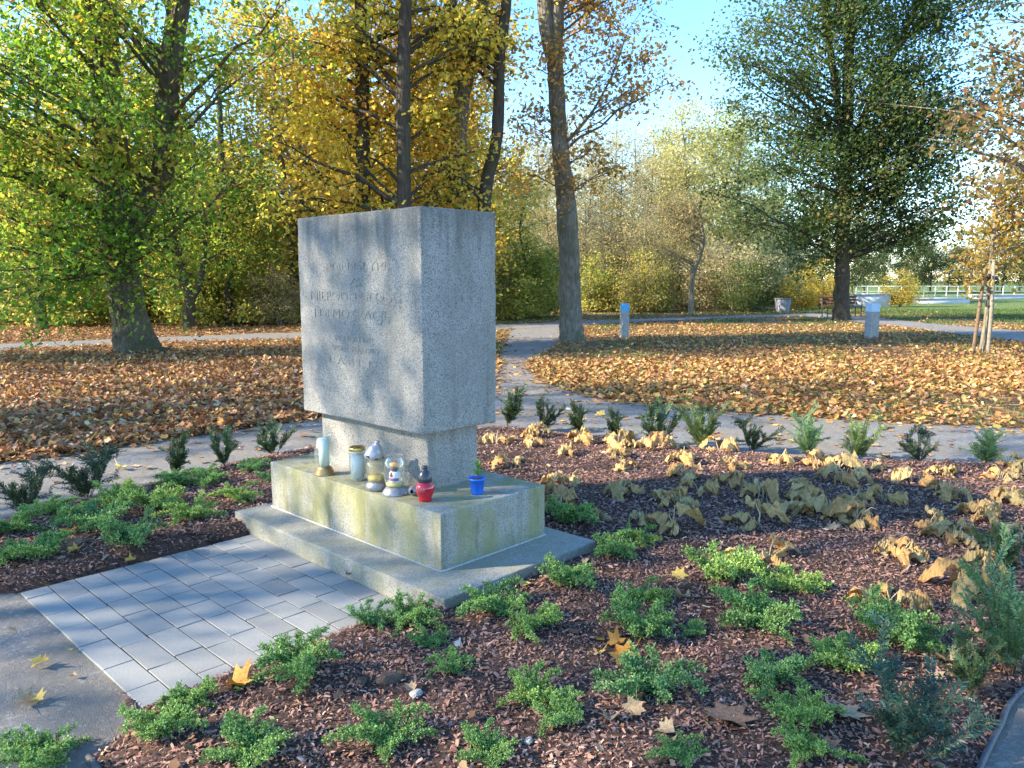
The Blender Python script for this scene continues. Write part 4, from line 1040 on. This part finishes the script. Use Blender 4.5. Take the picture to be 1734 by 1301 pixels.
# oak beside the side path
Y = 18.9; o = P(970, 582, Y); o[2] = 0
tr = [px_trunk([(970,590,54),(969,575,45),(966,540,39),(964,450,34),(961,380,35),(956,320,32),(948,240,27),(942,150,27),(940,90,25),(944,0,22),(948,-200,17)], Y),
      px_trunk([(943,130,20),(930,70,26),(922,0,24),(915,-200,14)], Y), px_trunk([(962,238,6),(985,212,5),(1008,182,4),(1040,120,3),(1060,60,2)], Y)]
g_ = limb_tree(40, [rel(t, o) for t in tr], [((.9,-.3,6.2),(1.5,1.4,1.9)),((-.8,0,5.6),(1.3,1.2,1.1)),((-.3,-.3,4.2),(1.5,.9,.5)),((.3,0,8.6),(2.0,1.6,1.6)),((.4,-.2,3.9),(.9,.8,.5))], 60, 5, 22, .17, .095, OAK, [2,4,5,4,2], STAR5, M['leaf'], M['bark'], 3.0, 'oak', droop=.35, sides=14, limb_r=.05, sub_len=(.5, 1.1))
plant_tree('oak_tree', g_, 'tall oak with mossy grey trunk and sparse brown leaves beside the side path', loc=o)

# large dark green tree by the bench
Y = 29.5; o = P(1425, 541, Y); o[2] = 0
tr = [px_trunk([(1425,546,38),(1425,535,29),(1424,510,26),(1426,470,24),(1428,380,21),(1433,250,19),(1436,150,17),(1440,0,15),(1444,-180,12),(1446,-300,6)], Y),
      px_trunk([(1430,260,12),(1415,150,11),(1395,0,9),(1385,-150,5)], Y), px_trunk([(1432,280,12),(1470,180,11),(1520,80,8),(1560,0,5)], Y)]
g_ = limb_tree(50, [rel(t, o) for t in tr], [((.0,0,5.0),(5.5,3.8,1.9)),((-.1,0,8.8),(6.6,4.6,2.9)),((.0,0,11.8),(6.4,4.4,2.2)),((-.4,-.5,5.0),(5.6,3.2,1.8)),((.8,-.5,7.5),(6.4,3.2,2.4)),((-2.0,-.3,3.2),(3.4,2.4,1.2)),((2.6,-.3,4.0),(2.6,2.0,1.3))], 215, 10, 29, .36, .135, DARKG, [4,5,4,2,1.4], DIAMOND, M['leaf'], M['bark_dark'], 2.0, 'hornbeam', droop=.2, sides=12, sub_len=(.7, 1.5), limb_r=.045, rise=.5)
plant_tree('shade_tree', g_, 'large dark green broad crowned tree standing in front of the park bench', loc=o)

# young staked tree
Y = 16.4; o = P(1664, 595, Y); o[2] = 0
tr = [px_trunk([(1662,597,9),(1670,540,8),(1676,470,7),(1682,400,6),(1692,330,5),(1698,270,4)], Y)]
g_ = limb_tree(60, [rel(t, o) for t in tr], [((.3,0,2.3),(.95,.8,.8)),((.45,0,3.5),(.9,.75,1.0)),((.0,0,1.75),(.8,.5,.35))], 70, 5, 12, .14, .09, [(.20,.19,.05),(.34,.28,.07),(.42,.30,.08),(.36,.21,.07)], [2,4,4,2], STAR5, M['leaf'], M['bark_pale'], 1.0, 'young', droop=.3, sides=7, sub_len=(.3, .7), limb_r=.03)
yt = plant_tree('young_tree', g_, 'young thin tree with golden leaves tied between two wooden stakes', loc=o)
for (pts, lab) in [([(1648,597,6),(1656,540,6),(1668,455,6)], 'leaning brown wooden stake of the young tree'), ([(1673,597,6.5),(1678,540,6.5),(1683,440,6)], 'upright pale wooden stake beside the young trunk')]:
    s_ = rel(px_trunk(pts, Y-.15), o); g = Geo(); g.tube(s_[:, :3], s_[:, 3], 8)
    st_ = link('tree_stake', g.mesh('tree_stake', mat_plain('stake_wood', (.17,.115,.075) if 'brown' in lab else (.24,.21,.165), .9, .1, nscale=25), True), None, o); tag(st_, lab, 'stake')
tie = Geo(); p = P(1678, 470, Y-.08)-o; tie.box(p, (.20,.14,.045)); tie.build('tie_strap', black, yt)
# off to the right a further golden branchy crown reaching into view
YB = 13.5; o = np.array([9.5, 13.5, 0.])
tr = [np.array([[0,0,-.1,.16],[0,0,1.5,.13],[.1,0,4,.11],[0,.1,7,.07],[0,0,9,.03]])]
g_ = limb_tree(61, tr, [((-.8,0,5.2),(2.0,1.8,2.4)),((-.3,0,7.4),(2.2,1.8,1.8))], 50, 5, 15, .2, .11, [(.10,.11,.04),(.22,.17,.07),(.36,.22,.09),(.26,.13,.09)], [3,3,3,2], STAR5, M['leaf'], M['bark'], 2.4, 'golden', droop=.35, sides=9)
plant_tree('linden_tree', g_, 'tree with thin bronze green leaves reaching in above the staked tree', loc=o)

# dark little forked tree and trunk beyond the far path on the left
for k, (pts, Yb, lab, pts2) in enumerate([([(318,552,20),(320,530,19),(322,505,17),(312,470,12),(298,420,9),(290,360,6)], 24., 'dark forked small tree beyond the far path', [(323,508,13),(338,480,11),(346,430,8),(350,370,5)]),
    ([(72,564,24),(70,540,18),(68,500,16),(66,440,14),(64,300,12),(62,150,8)], 23.2, 'dark trunk standing beyond the far path left of the big maple', None),
    ([(388,552,14),(386,500,13),(380,400,12),(374,250,10),(370,100,6)], 26., 'thin grey trunk beyond the far path between maple and monument', None)]):
    o = P(pts[0][0], pts[0][1], Yb); o[2] = 0; tr = [px_trunk(pts, Yb)]; tr[0][0, 2] = -.1
    if pts2: tr.append(px_trunk(pts2, Yb))
    g_ = limb_tree(70+k, [rel(t, o) for t in tr], [((0,0,4.2),(2.4,1.8,1.9)),((0,0,2.6),(1.8,1.4,1.0))], 40, 5, 17, .22, .12, GREEN, [3,4,5,4,2,1], DIAMOND, M['leaf_back'], M['bark_dark'], 1.2, 'x', droop=.3)
    plant_tree('small_tree', g_, lab, loc=o)

# weeping pale tree with a leaning yellow trunk
Y = 34.; o = P(1170, 533, Y); o[2] = 0
tr = [px_trunk([(1170,535,10),(1171,500,9),(1174,465,8),(1184,435,8),(1191,410,7),(1188,380,5),(1184,350,3)], Y)]
g_ = limb_tree(80, [rel(t, o) for t in tr], [((-.6,0,4.4),(1.6,1.2,1.0)),((-1.0,.2,2.9),(1.0,1.,1.2))], 60, 5, 15, .13, .085, [(.30,.26,.12),(.38,.32,.16),(.30,.20,.12)], [3,3,2], DIAMOND, M['leaf_back'], M['bark_pale'], 1.5, 'w', droop=1.4, sub_len=(.5, 1.3), limb_r=.03)
plant_tree('weeping_tree', g_, 'small weeping tree with a crooked pale yellow trunk', loc=o)

# ---- woodland behind: each tree a thing, meshes shared by kind
def generic(seed, H, cols, w, n_limb, per, size, bark, zlow=.18, wide=.24, droop=.3):
    r = np.random.default_rng(seed); tr = [np.array([[0,0,-.1,.011*H],[r.normal(0,.1),r.normal(0,.1),H*.3,.009*H],[r.normal(0,.2),r.normal(0,.2),H*.65,.006*H],[r.normal(0,.3),0,H*.97,.002*H]])]
    env = [((0,0,H*.22),(H*wide*.8,H*wide*.8,H*.14)),((0,0,H*.45),(H*wide,H*wide,H*.24)),((0,0,H*.75),(H*wide*.85,H*wide*.85,H*.26))] if zlow < .25 else [((0,0,H*.48),(H*wide,H*wide,H*.22)),((0,0,H*.75),(H*wide*.85,H*wide*.85,H*.26))]
    return limb_tree(seed, tr, env, n_limb, 6, per, .28, size, cols, w, DIAMOND, M['leaf_back'], bark, H*zlow*.5, 'g', droop=droop, sides=8, sub_len=(.6, 1.5), limb_r=.05)
PALEG = [(.32,.35,.16),(.46,.47,.22),(.56,.53,.28),(.48,.42,.27)]
BARE = [(.36,.31,.20),(.46,.40,.26),(.46,.42,.18),(.56,.48,.22)]
HAZE = [(.08,.12,.055),(.13,.16,.07),(.22,.20,.09),(.26,.18,.09)]
KINDS = {
 'yg': [generic(200+k, 11., [(.17,.23,.045),(.30,.35,.065),(.46,.45,.09),(.60,.51,.11),(.62,.43,.10)], [3,5,5,3,1.5], 68, 19, .15, M['bark_dark']) for k in range(3)],
 'yl': [generic(210+k, 11., [(.25,.26,.05),(.42,.38,.07),(.56,.45,.09),(.62,.42,.08),(.55,.30,.07)], [2,4,5,4,2], 68, 19, .15, M['bark']) for k in range(2)],
 'pale': [generic(220+k, 10., PALEG, [3,4,3,2], 70, 24, .13, M['bark_pale'], droop=.6) for k in range(2)],
 'bare': [generic(230+k, 10., BARE, [3,3,2,2], 85, 17, .10, M['bark_pale'], zlow=.1) for k in range(2)],
 'dk': [generic(240+k, 9., HAZE, [4,4,2,1], 60, 26, .17, M['bark_dark'], zlow=.08, wide=.3) for k in range(2)]}
rt = np.random.default_rng(404)
def wood(kind, u, Y, H, lab, grp):
    ms = KINDS[kind]; m = ms[rt.integers(0, len(ms))]; h0 = {'yg': 11., 'yl': 11., 'pale': 10., 'bare': 10., 'dk': 9.}[kind]
    x_ = (u-PW/2)/F_PX*Y; s = H/h0*rt.uniform(.93, 1.07)
    plant_tree({'yg': 'woodland_tree', 'yl': 'woodland_tree', 'pale': 'willow_tree', 'bare': 'bare_tree', 'dk': 'distant_tree'}[kind], m, lab, 'tree', grp, (x_, Y, 0), rt.uniform(0, 6.28), (s*rt.uniform(.9, 1.1), s*rt.uniform(.9, 1.1), s))
def where(u):
    return ('left of the big forked maple' if u < 120 else 'behind the big forked maple' if u < 330 else 'between the big maple and the block' if u < 520 else 'behind the granite block' if u < 830 else 'behind the oak')
def wy(u, far, kind='yg'):
    c = {'yg': 'yellow green', 'yl': 'golden yellow'}[kind]
    return (('tall deeper ' if far else 'nearer ')+c+' woodland tree '+where(u), c+(' deep' if far else ' front')+' woodland trees '+where(u))
for u in np.linspace(-10, 500, 8): kd = 'yg' if rt.random() < .6 else 'yl'; wood(kd, u+rt.normal(0, 18), rt.uniform(26, 31), rt.uniform(8, 12), *wy(u, False, kd))
for u in np.linspace(520, 800, 5): wood('yl', u+rt.normal(0, 15), rt.uniform(26, 32), rt.uniform(9, 12), *wy(u, False, 'yl'))
for u in np.linspace(-30, 780, 10): wood('yg' if u < 430 else 'yl', u+rt.normal(0, 20), rt.uniform(36, 46), rt.uniform(8, 12), *wy(u, True, 'yg' if u < 430 else 'yl'))
for u in np.linspace(-60, 850, 13): wood('yg', u+rt.normal(0, 15), rt.uniform(52, 66), rt.uniform(9, 13), 'far yellow green tree deep in the wood '+where(u), 'far trees in the depth of the wood')
for u in (845, 890): wood('yg', u, rt.uniform(30, 34), 5.2, 'low yellow green tree between the block and the oak', 'low trees between block and oak')
for u, Y_, H in [(885,48,11),(905,56,12),(960,54,13),(1010,50,12),(1040,62,13.5),(1065,56,12.6),(1115,52,11),(985,40,6.5),(1085,42,6.5),(930,44,8),(1130,58,12),(875,40,7.5),(1000,45,9),(1050,46,9),(1100,47,9.5),(945,60,13)]:
    wood('bare', u, Y_, H, *(('short bare grey brown tree in front of the taller bare ones', 'short bare trees') if H < 9 else ('tall nearly bare grey brown tree '+('right of the block' if u < 915 else 'behind the oak trunk' if u < 1000 else 'between the oak and the blue headed post' if u < 1056 else 'right of the blue headed post'), 'tall bare trees')))
for u, Y_, H in [(1150,48,12),(1195,52,13.5),(1245,50,12.5),(1290,55,10.5),(1120,60,12.5),(1220,58,13)]: wood('pale', u, Y_, H, 'pale green willow at the wood edge '+('behind the weeping tree' if u < 1200 else 'between the weeping tree and the big dark tree'), 'pale willows')
for u, Y_, H in [(1300,60,9.5),(1330,62,9),(1390,70,9.5),(1460,85,9.),(1520,95,9),(1570,90,8),(1630,100,8),(1690,95,9),(1750,90,10),(1350,58,6.5),(1440,75,7),(1490,88,8),(1545,98,8.5),(1600,94,7.5),(1660,98,8),(1720,92,8.5)]:
    wood('dk', u, Y_, H, 'distant dull green tree '+('behind the big dark tree' if u < 1470 else 'beyond the white railing' if u < 1640 else 'beyond the railing and the staked tree'), 'distant trees beyond the lawn')
# shrubs along the wood edge
def shrub(seed, cols, w, H=2.6, per=20, size=.11, n=46):
    tr = [np.array([[.05*math.cos(a),.05*math.sin(a),-.05,.035],[.25*math.cos(a),.25*math.sin(a),H*.4,.022],[.6*math.cos(a),.6*math.sin(a),H*.85,.008]]) for a in (0,1.3,2.5,3.8,5.1)]
    return limb_tree(seed, tr, [((0,0,H*.55),(1.5,1.2,H*.45)),((0,0,H*.25),(1.4,1.1,H*.24))], n, 6, per, .18, size, cols, w, DIAMOND, M['leaf_back'], M['bark_pale'], .15, 's', droop=.3, sides=5, sub_len=(.4, .9), limb_r=.03)
SH = {'g': [shrub(250+k, [(.15,.21,.05),(.27,.32,.08),(.42,.42,.11),(.56,.49,.16)], [3,4,4,3]) for k in range(2)], 'y': [shrub(260, [(.24,.22,.05),(.42,.34,.07),(.55,.42,.08)], [2,4,3])], 'b': [shrub(270, BARE, [3,3,2,2], per=16, size=.085, n=60)], 'y2': [shrub(262, [(.20,.20,.06),(.34,.31,.09),(.46,.38,.13)], [3,3,2])], 'd': [shrub(275, [(.06,.10,.035),(.10,.14,.045),(.18,.20,.07)], [4,4,2])]}
def put_shrub(k, u, Y_, s, lab, grp):
    m = SH[k][rt.integers(0, len(SH[k]))]
    plant_tree('shrub', m, lab, 'shrub', grp, ((u-PW/2)/F_PX*Y_, Y_, 0), rt.uniform(0, 6.28), (s*rt.uniform(.9, 1.3), s, s*rt.uniform(.85, 1.15)))
for u in np.linspace(-90, 560, 12): put_shrub('g' if rt.random() < .6 else 'b', u+rt.normal(0, 10), rt.uniform(32, 36), rt.uniform(1.3, 1.8), 'tall thicket shrub inside the wood '+where(u), 'thicket inside the wood')
for u in np.linspace(-60, 540, 13): put_shrub('g' if rt.random() < .72 else 'b', u+rt.normal(0, 10), rt.uniform(25, 29), rt.uniform(.75, 1.15), 'leafy undergrowth shrub beyond the far path '+where(u), 'undergrowth along the far path')
for u, Y_, s in [(850,30,1.0),(890,31,1.1),(925,32,1.),(1000,37,1.0),(1040,38,1.2),(1085,36,.9),(1110,38,1.0)]: put_shrub('g' if u < 1030 else 'y2', u, Y_, s, ('green shrub at the wood edge just right of the block' if u < 950 else 'green shrub at the wood edge behind the oak' if u < 1030 else 'olive yellow shrub at the wood edge behind the blue headed post'), 'green shrubs behind the oak')
for u, Y_, s in [(930,42,1.6),(975,42,1.6),(1020,44,1.7),(1060,45,1.8),(1105,44,1.8),(1150,44,1.7),(1215,46,1.7),(1240,40,1.3),(1190,41,1.5),(1270,48,1.8),(1310,50,1.6)]: put_shrub('b', u, Y_, s, 'grey brown bare thicket shrub '+('behind the oak trunk' if u < 990 else 'behind the blue headed post' if u < 1120 else 'behind the weeping tree' if u < 1200 else 'between the weeping tree and the litter bin'), 'bare thicket behind the weeping tree')
for u, Y_, s in [(1240,38,.9),(1280,40,1.0),(1265,37,.6)]: put_shrub('d', u, Y_, s, 'dark green bush between weeping tree and litter bin', 'dark bushes near the litter bin')
for u, Y_, s in [(1345,40,.75),(1385,42,.95),(1405,44,.8),(1522,44,.75)]: put_shrub('y', u, Y_, s, 'bright yellow bush near the bench', 'bright yellow bushes near the bench')

# trees standing outside the frame on the sunny side; their thin crowns dapple the ground
THIN = [generic(280+k, 11., [(.18,.23,.035),(.30,.30,.05),(.44,.36,.06)], [3,4,3], 15, 44, .14, M['bark'], zlow=.5) for k in range(2)]
THIN2 = generic(290, 11., [(.18,.23,.035),(.30,.30,.05),(.44,.36,.06)], [3,4,3], 16, 40, .14, M['bark'], zlow=.5)
for k, (x_, y_, H, lab) in enumerate([(-15.8,-2.0,14,'first'),(-22,4.8,15,'second'),(-26,-5.5,16,'third'),(-27,9.5,16,'fifth'),(-9.6,-1.9,10,'fourth'),(-12.6,-2.6,12,'sixth'),(-13.5,2.1,10.5,'eighth'),(-18,-.4,12,'ninth')]):
    s = H/11.
    plant_tree('woodland_tree', (THIN2 if lab in ('eighth', 'ninth') else THIN[k % 2]), lab+' thin leaved park tree on the sunny side of the monument', 'tree', 'park trees on the sunny side', (x_, y_, 0), k*1.7, (s, s, s))
# ------------------------------------------------------------------ posts, bench, bin, walls, railing
conc = mat_plain('post_concrete', (.33,.325,.31), .85, .2, nscale=14, var=.2, bump=.2); bluep = mat_plain('blue_paint', (.10,.38,.66), .5, .4, nscale=20, var=.1)
bluew = mat_plain('pale_blue_paint', (.45,.62,.78), .5, .4, nscale=20, var=.1)
def post(u, v, wpx, H, lab, top, rz):
    o = G(u, v); o[2] = 0; w_ = PXM(o[1], wpx)
    e = tag(empty('short_post', o, rz), lab, 'post', 'short square posts beside the lawn')
    def bx(nm, z0, z1, ww, m):
        bm = bmesh.new(); bmesh.ops.create_cube(bm, size=1)
        for q in bm.verts: q.co = Vector((q.co.x*ww, q.co.y*ww, z0+(q.co.z+.5)*(z1-z0)))
        bmesh.ops.bevel(bm, geom=bm.edges[:], offset=.008, segments=2, profile=.6, affect='EDGES')
        me = bpy.data.meshes.new(nm); bm.to_mesh(me); bm.free(); me.materials.append(m); link(nm, me, e)
    bx('column', -.1, H*.77, w_, conc); bx('painted_head', H*.765, H, w_*1.01, top)
post(1057, 573, 12, .90, 'short pale square post with a blue painted head behind the oak', bluep, .25)
post(1475, 573, 16, .90, 'short grey square post with a pale blue head in front of the white wall', bluew, .2)
# bench
wood_m = mat_plain('bench_wood', (.10,.045,.03), .5, .4, nscale=18, var=.3); iron = mat_plain('bench_iron', (.03,.03,.03), .5, .4)
o = P(1428, 538, 31.6); o[2] = 0
bn = tag(empty('park_bench', o, .12), 'dark red slatted park bench half hidden behind the tree trunk', 'bench')
for k in range(4):
    g = Geo(); g.box((0, -.05+.12*k, .45), (1.6, .09, .03)); g.build('seat_slat', wood_m, bn)
for k in range(3):
    g = Geo(); g.box((0, .42+.03*k, .58+.12*k), (1.6, .03, .095)); g.build('back_slat', wood_m, bn)
for sx in (-.72, .72):
    for (ya, yb) in ((-.06, -.06), (.36, .42)):
        g = Geo(); g.tube([[sx, ya-.02, -.05], [sx, ya, .2], [sx, yb, .45 if ya < 0 else .88]], .024, 6); g.build('leg', iron, bn)
    g = Geo(); g.tube([[sx, -.08, .44], [sx, -.08, .66], [sx, .2, .68], [sx, .42, .66]], .018, 6); g.build('armrest', iron, bn)
# litter bin
o = G(1325, 530); o[2] = 0
lb = tag(empty('litter_bin', o, .3), 'grey square concrete litter bin at the path', 'bin')
g = Geo(); V = np.array([[sx*w_, sy*w_, z_] for z_, w_ in ((-.05,.20),(.62,.26)) for sx, sy in ((-1,-1),(1,-1),(1,1),(-1,1))])
g.add(V, [[0,1,5,4],[1,2,6,5],[2,3,7,6],[3,0,4,7],[4,5,6,7]]); g.build('body', mat_plain('bin_concrete', (.20,.21,.235), .85, .2, nscale=20, bump=.3), lb)
g = Geo(); g.box((0, 0, .645), (.55, .55, .05)); g.build('rim', mat_plain('bin_rim', (.15,.16,.18), .7), lb)
g = Geo(); g.lathe([(.17,.668),(.15,.6705),(.0,.6715)], 16); g.build('opening', black, lb)
# low white walls beyond the lawn and the railing
ww = mat_plain('white_wall', (.52,.54,.57), .8, .3, nscale=6, var=.12)
def wall(u0, u1, v0, v1, Yw, d, lab, name='low_wall', cap=True):
    a, b_ = P(u0, v1, Yw), P(u1, v0, Yw); c = (a+b_)/2
    o_ = tag(empty(name, (c[0], Yw, 0)), lab, 'wall')
    g = Geo(); g.box((0, 0, (max(b_[2], .3)-.1)/2), (b_[0]-a[0], d, max(b_[2], .3)+.1)); g.build('panel', ww, o_)
    g = Geo(); g.box((0, 0, max(b_[2], .3)+.03), (b_[0]-a[0]+.1, d+.12, .055)); g.build('coping', mat_plain('coping', (.60,.62,.64), .8), o_)
wall(1440, 1506, 499, 518, 44., .4, 'short white wall block behind the pale blue post')
wall(1545, 1640, 506, 516, 50., .3, 'long low white wall beyond the lawn')
wall(1642, 1790, 502, 508, 62., .3, 'farther low white wall behind the staked tree')
rail_m = mat_plain('railing_white', (.75,.76,.76), .5, .4)
YR = 66.; xa = P(1450, 490, YR)[0]; xb = P(1790, 490, YR)[0]
o_ = tag(empty('railing', (xa, YR, 0)), 'long white metal railing with thin posts behind the lawn', 'railing')
for h in (.16, .55, .98):
    g = Geo(); g.box(((xb-xa)/2, 0, h), (xb-xa, .05, .05)); g.build('rail', rail_m, o_)
pm = Geo(); pm.box((0, 0, .46), (.06, .06, 1.06)); pm = pm.mesh('post', rail_m)
for x_ in np.arange(0, xb-xa, .95): link('post', pm, o_, (x_, 0, 0))
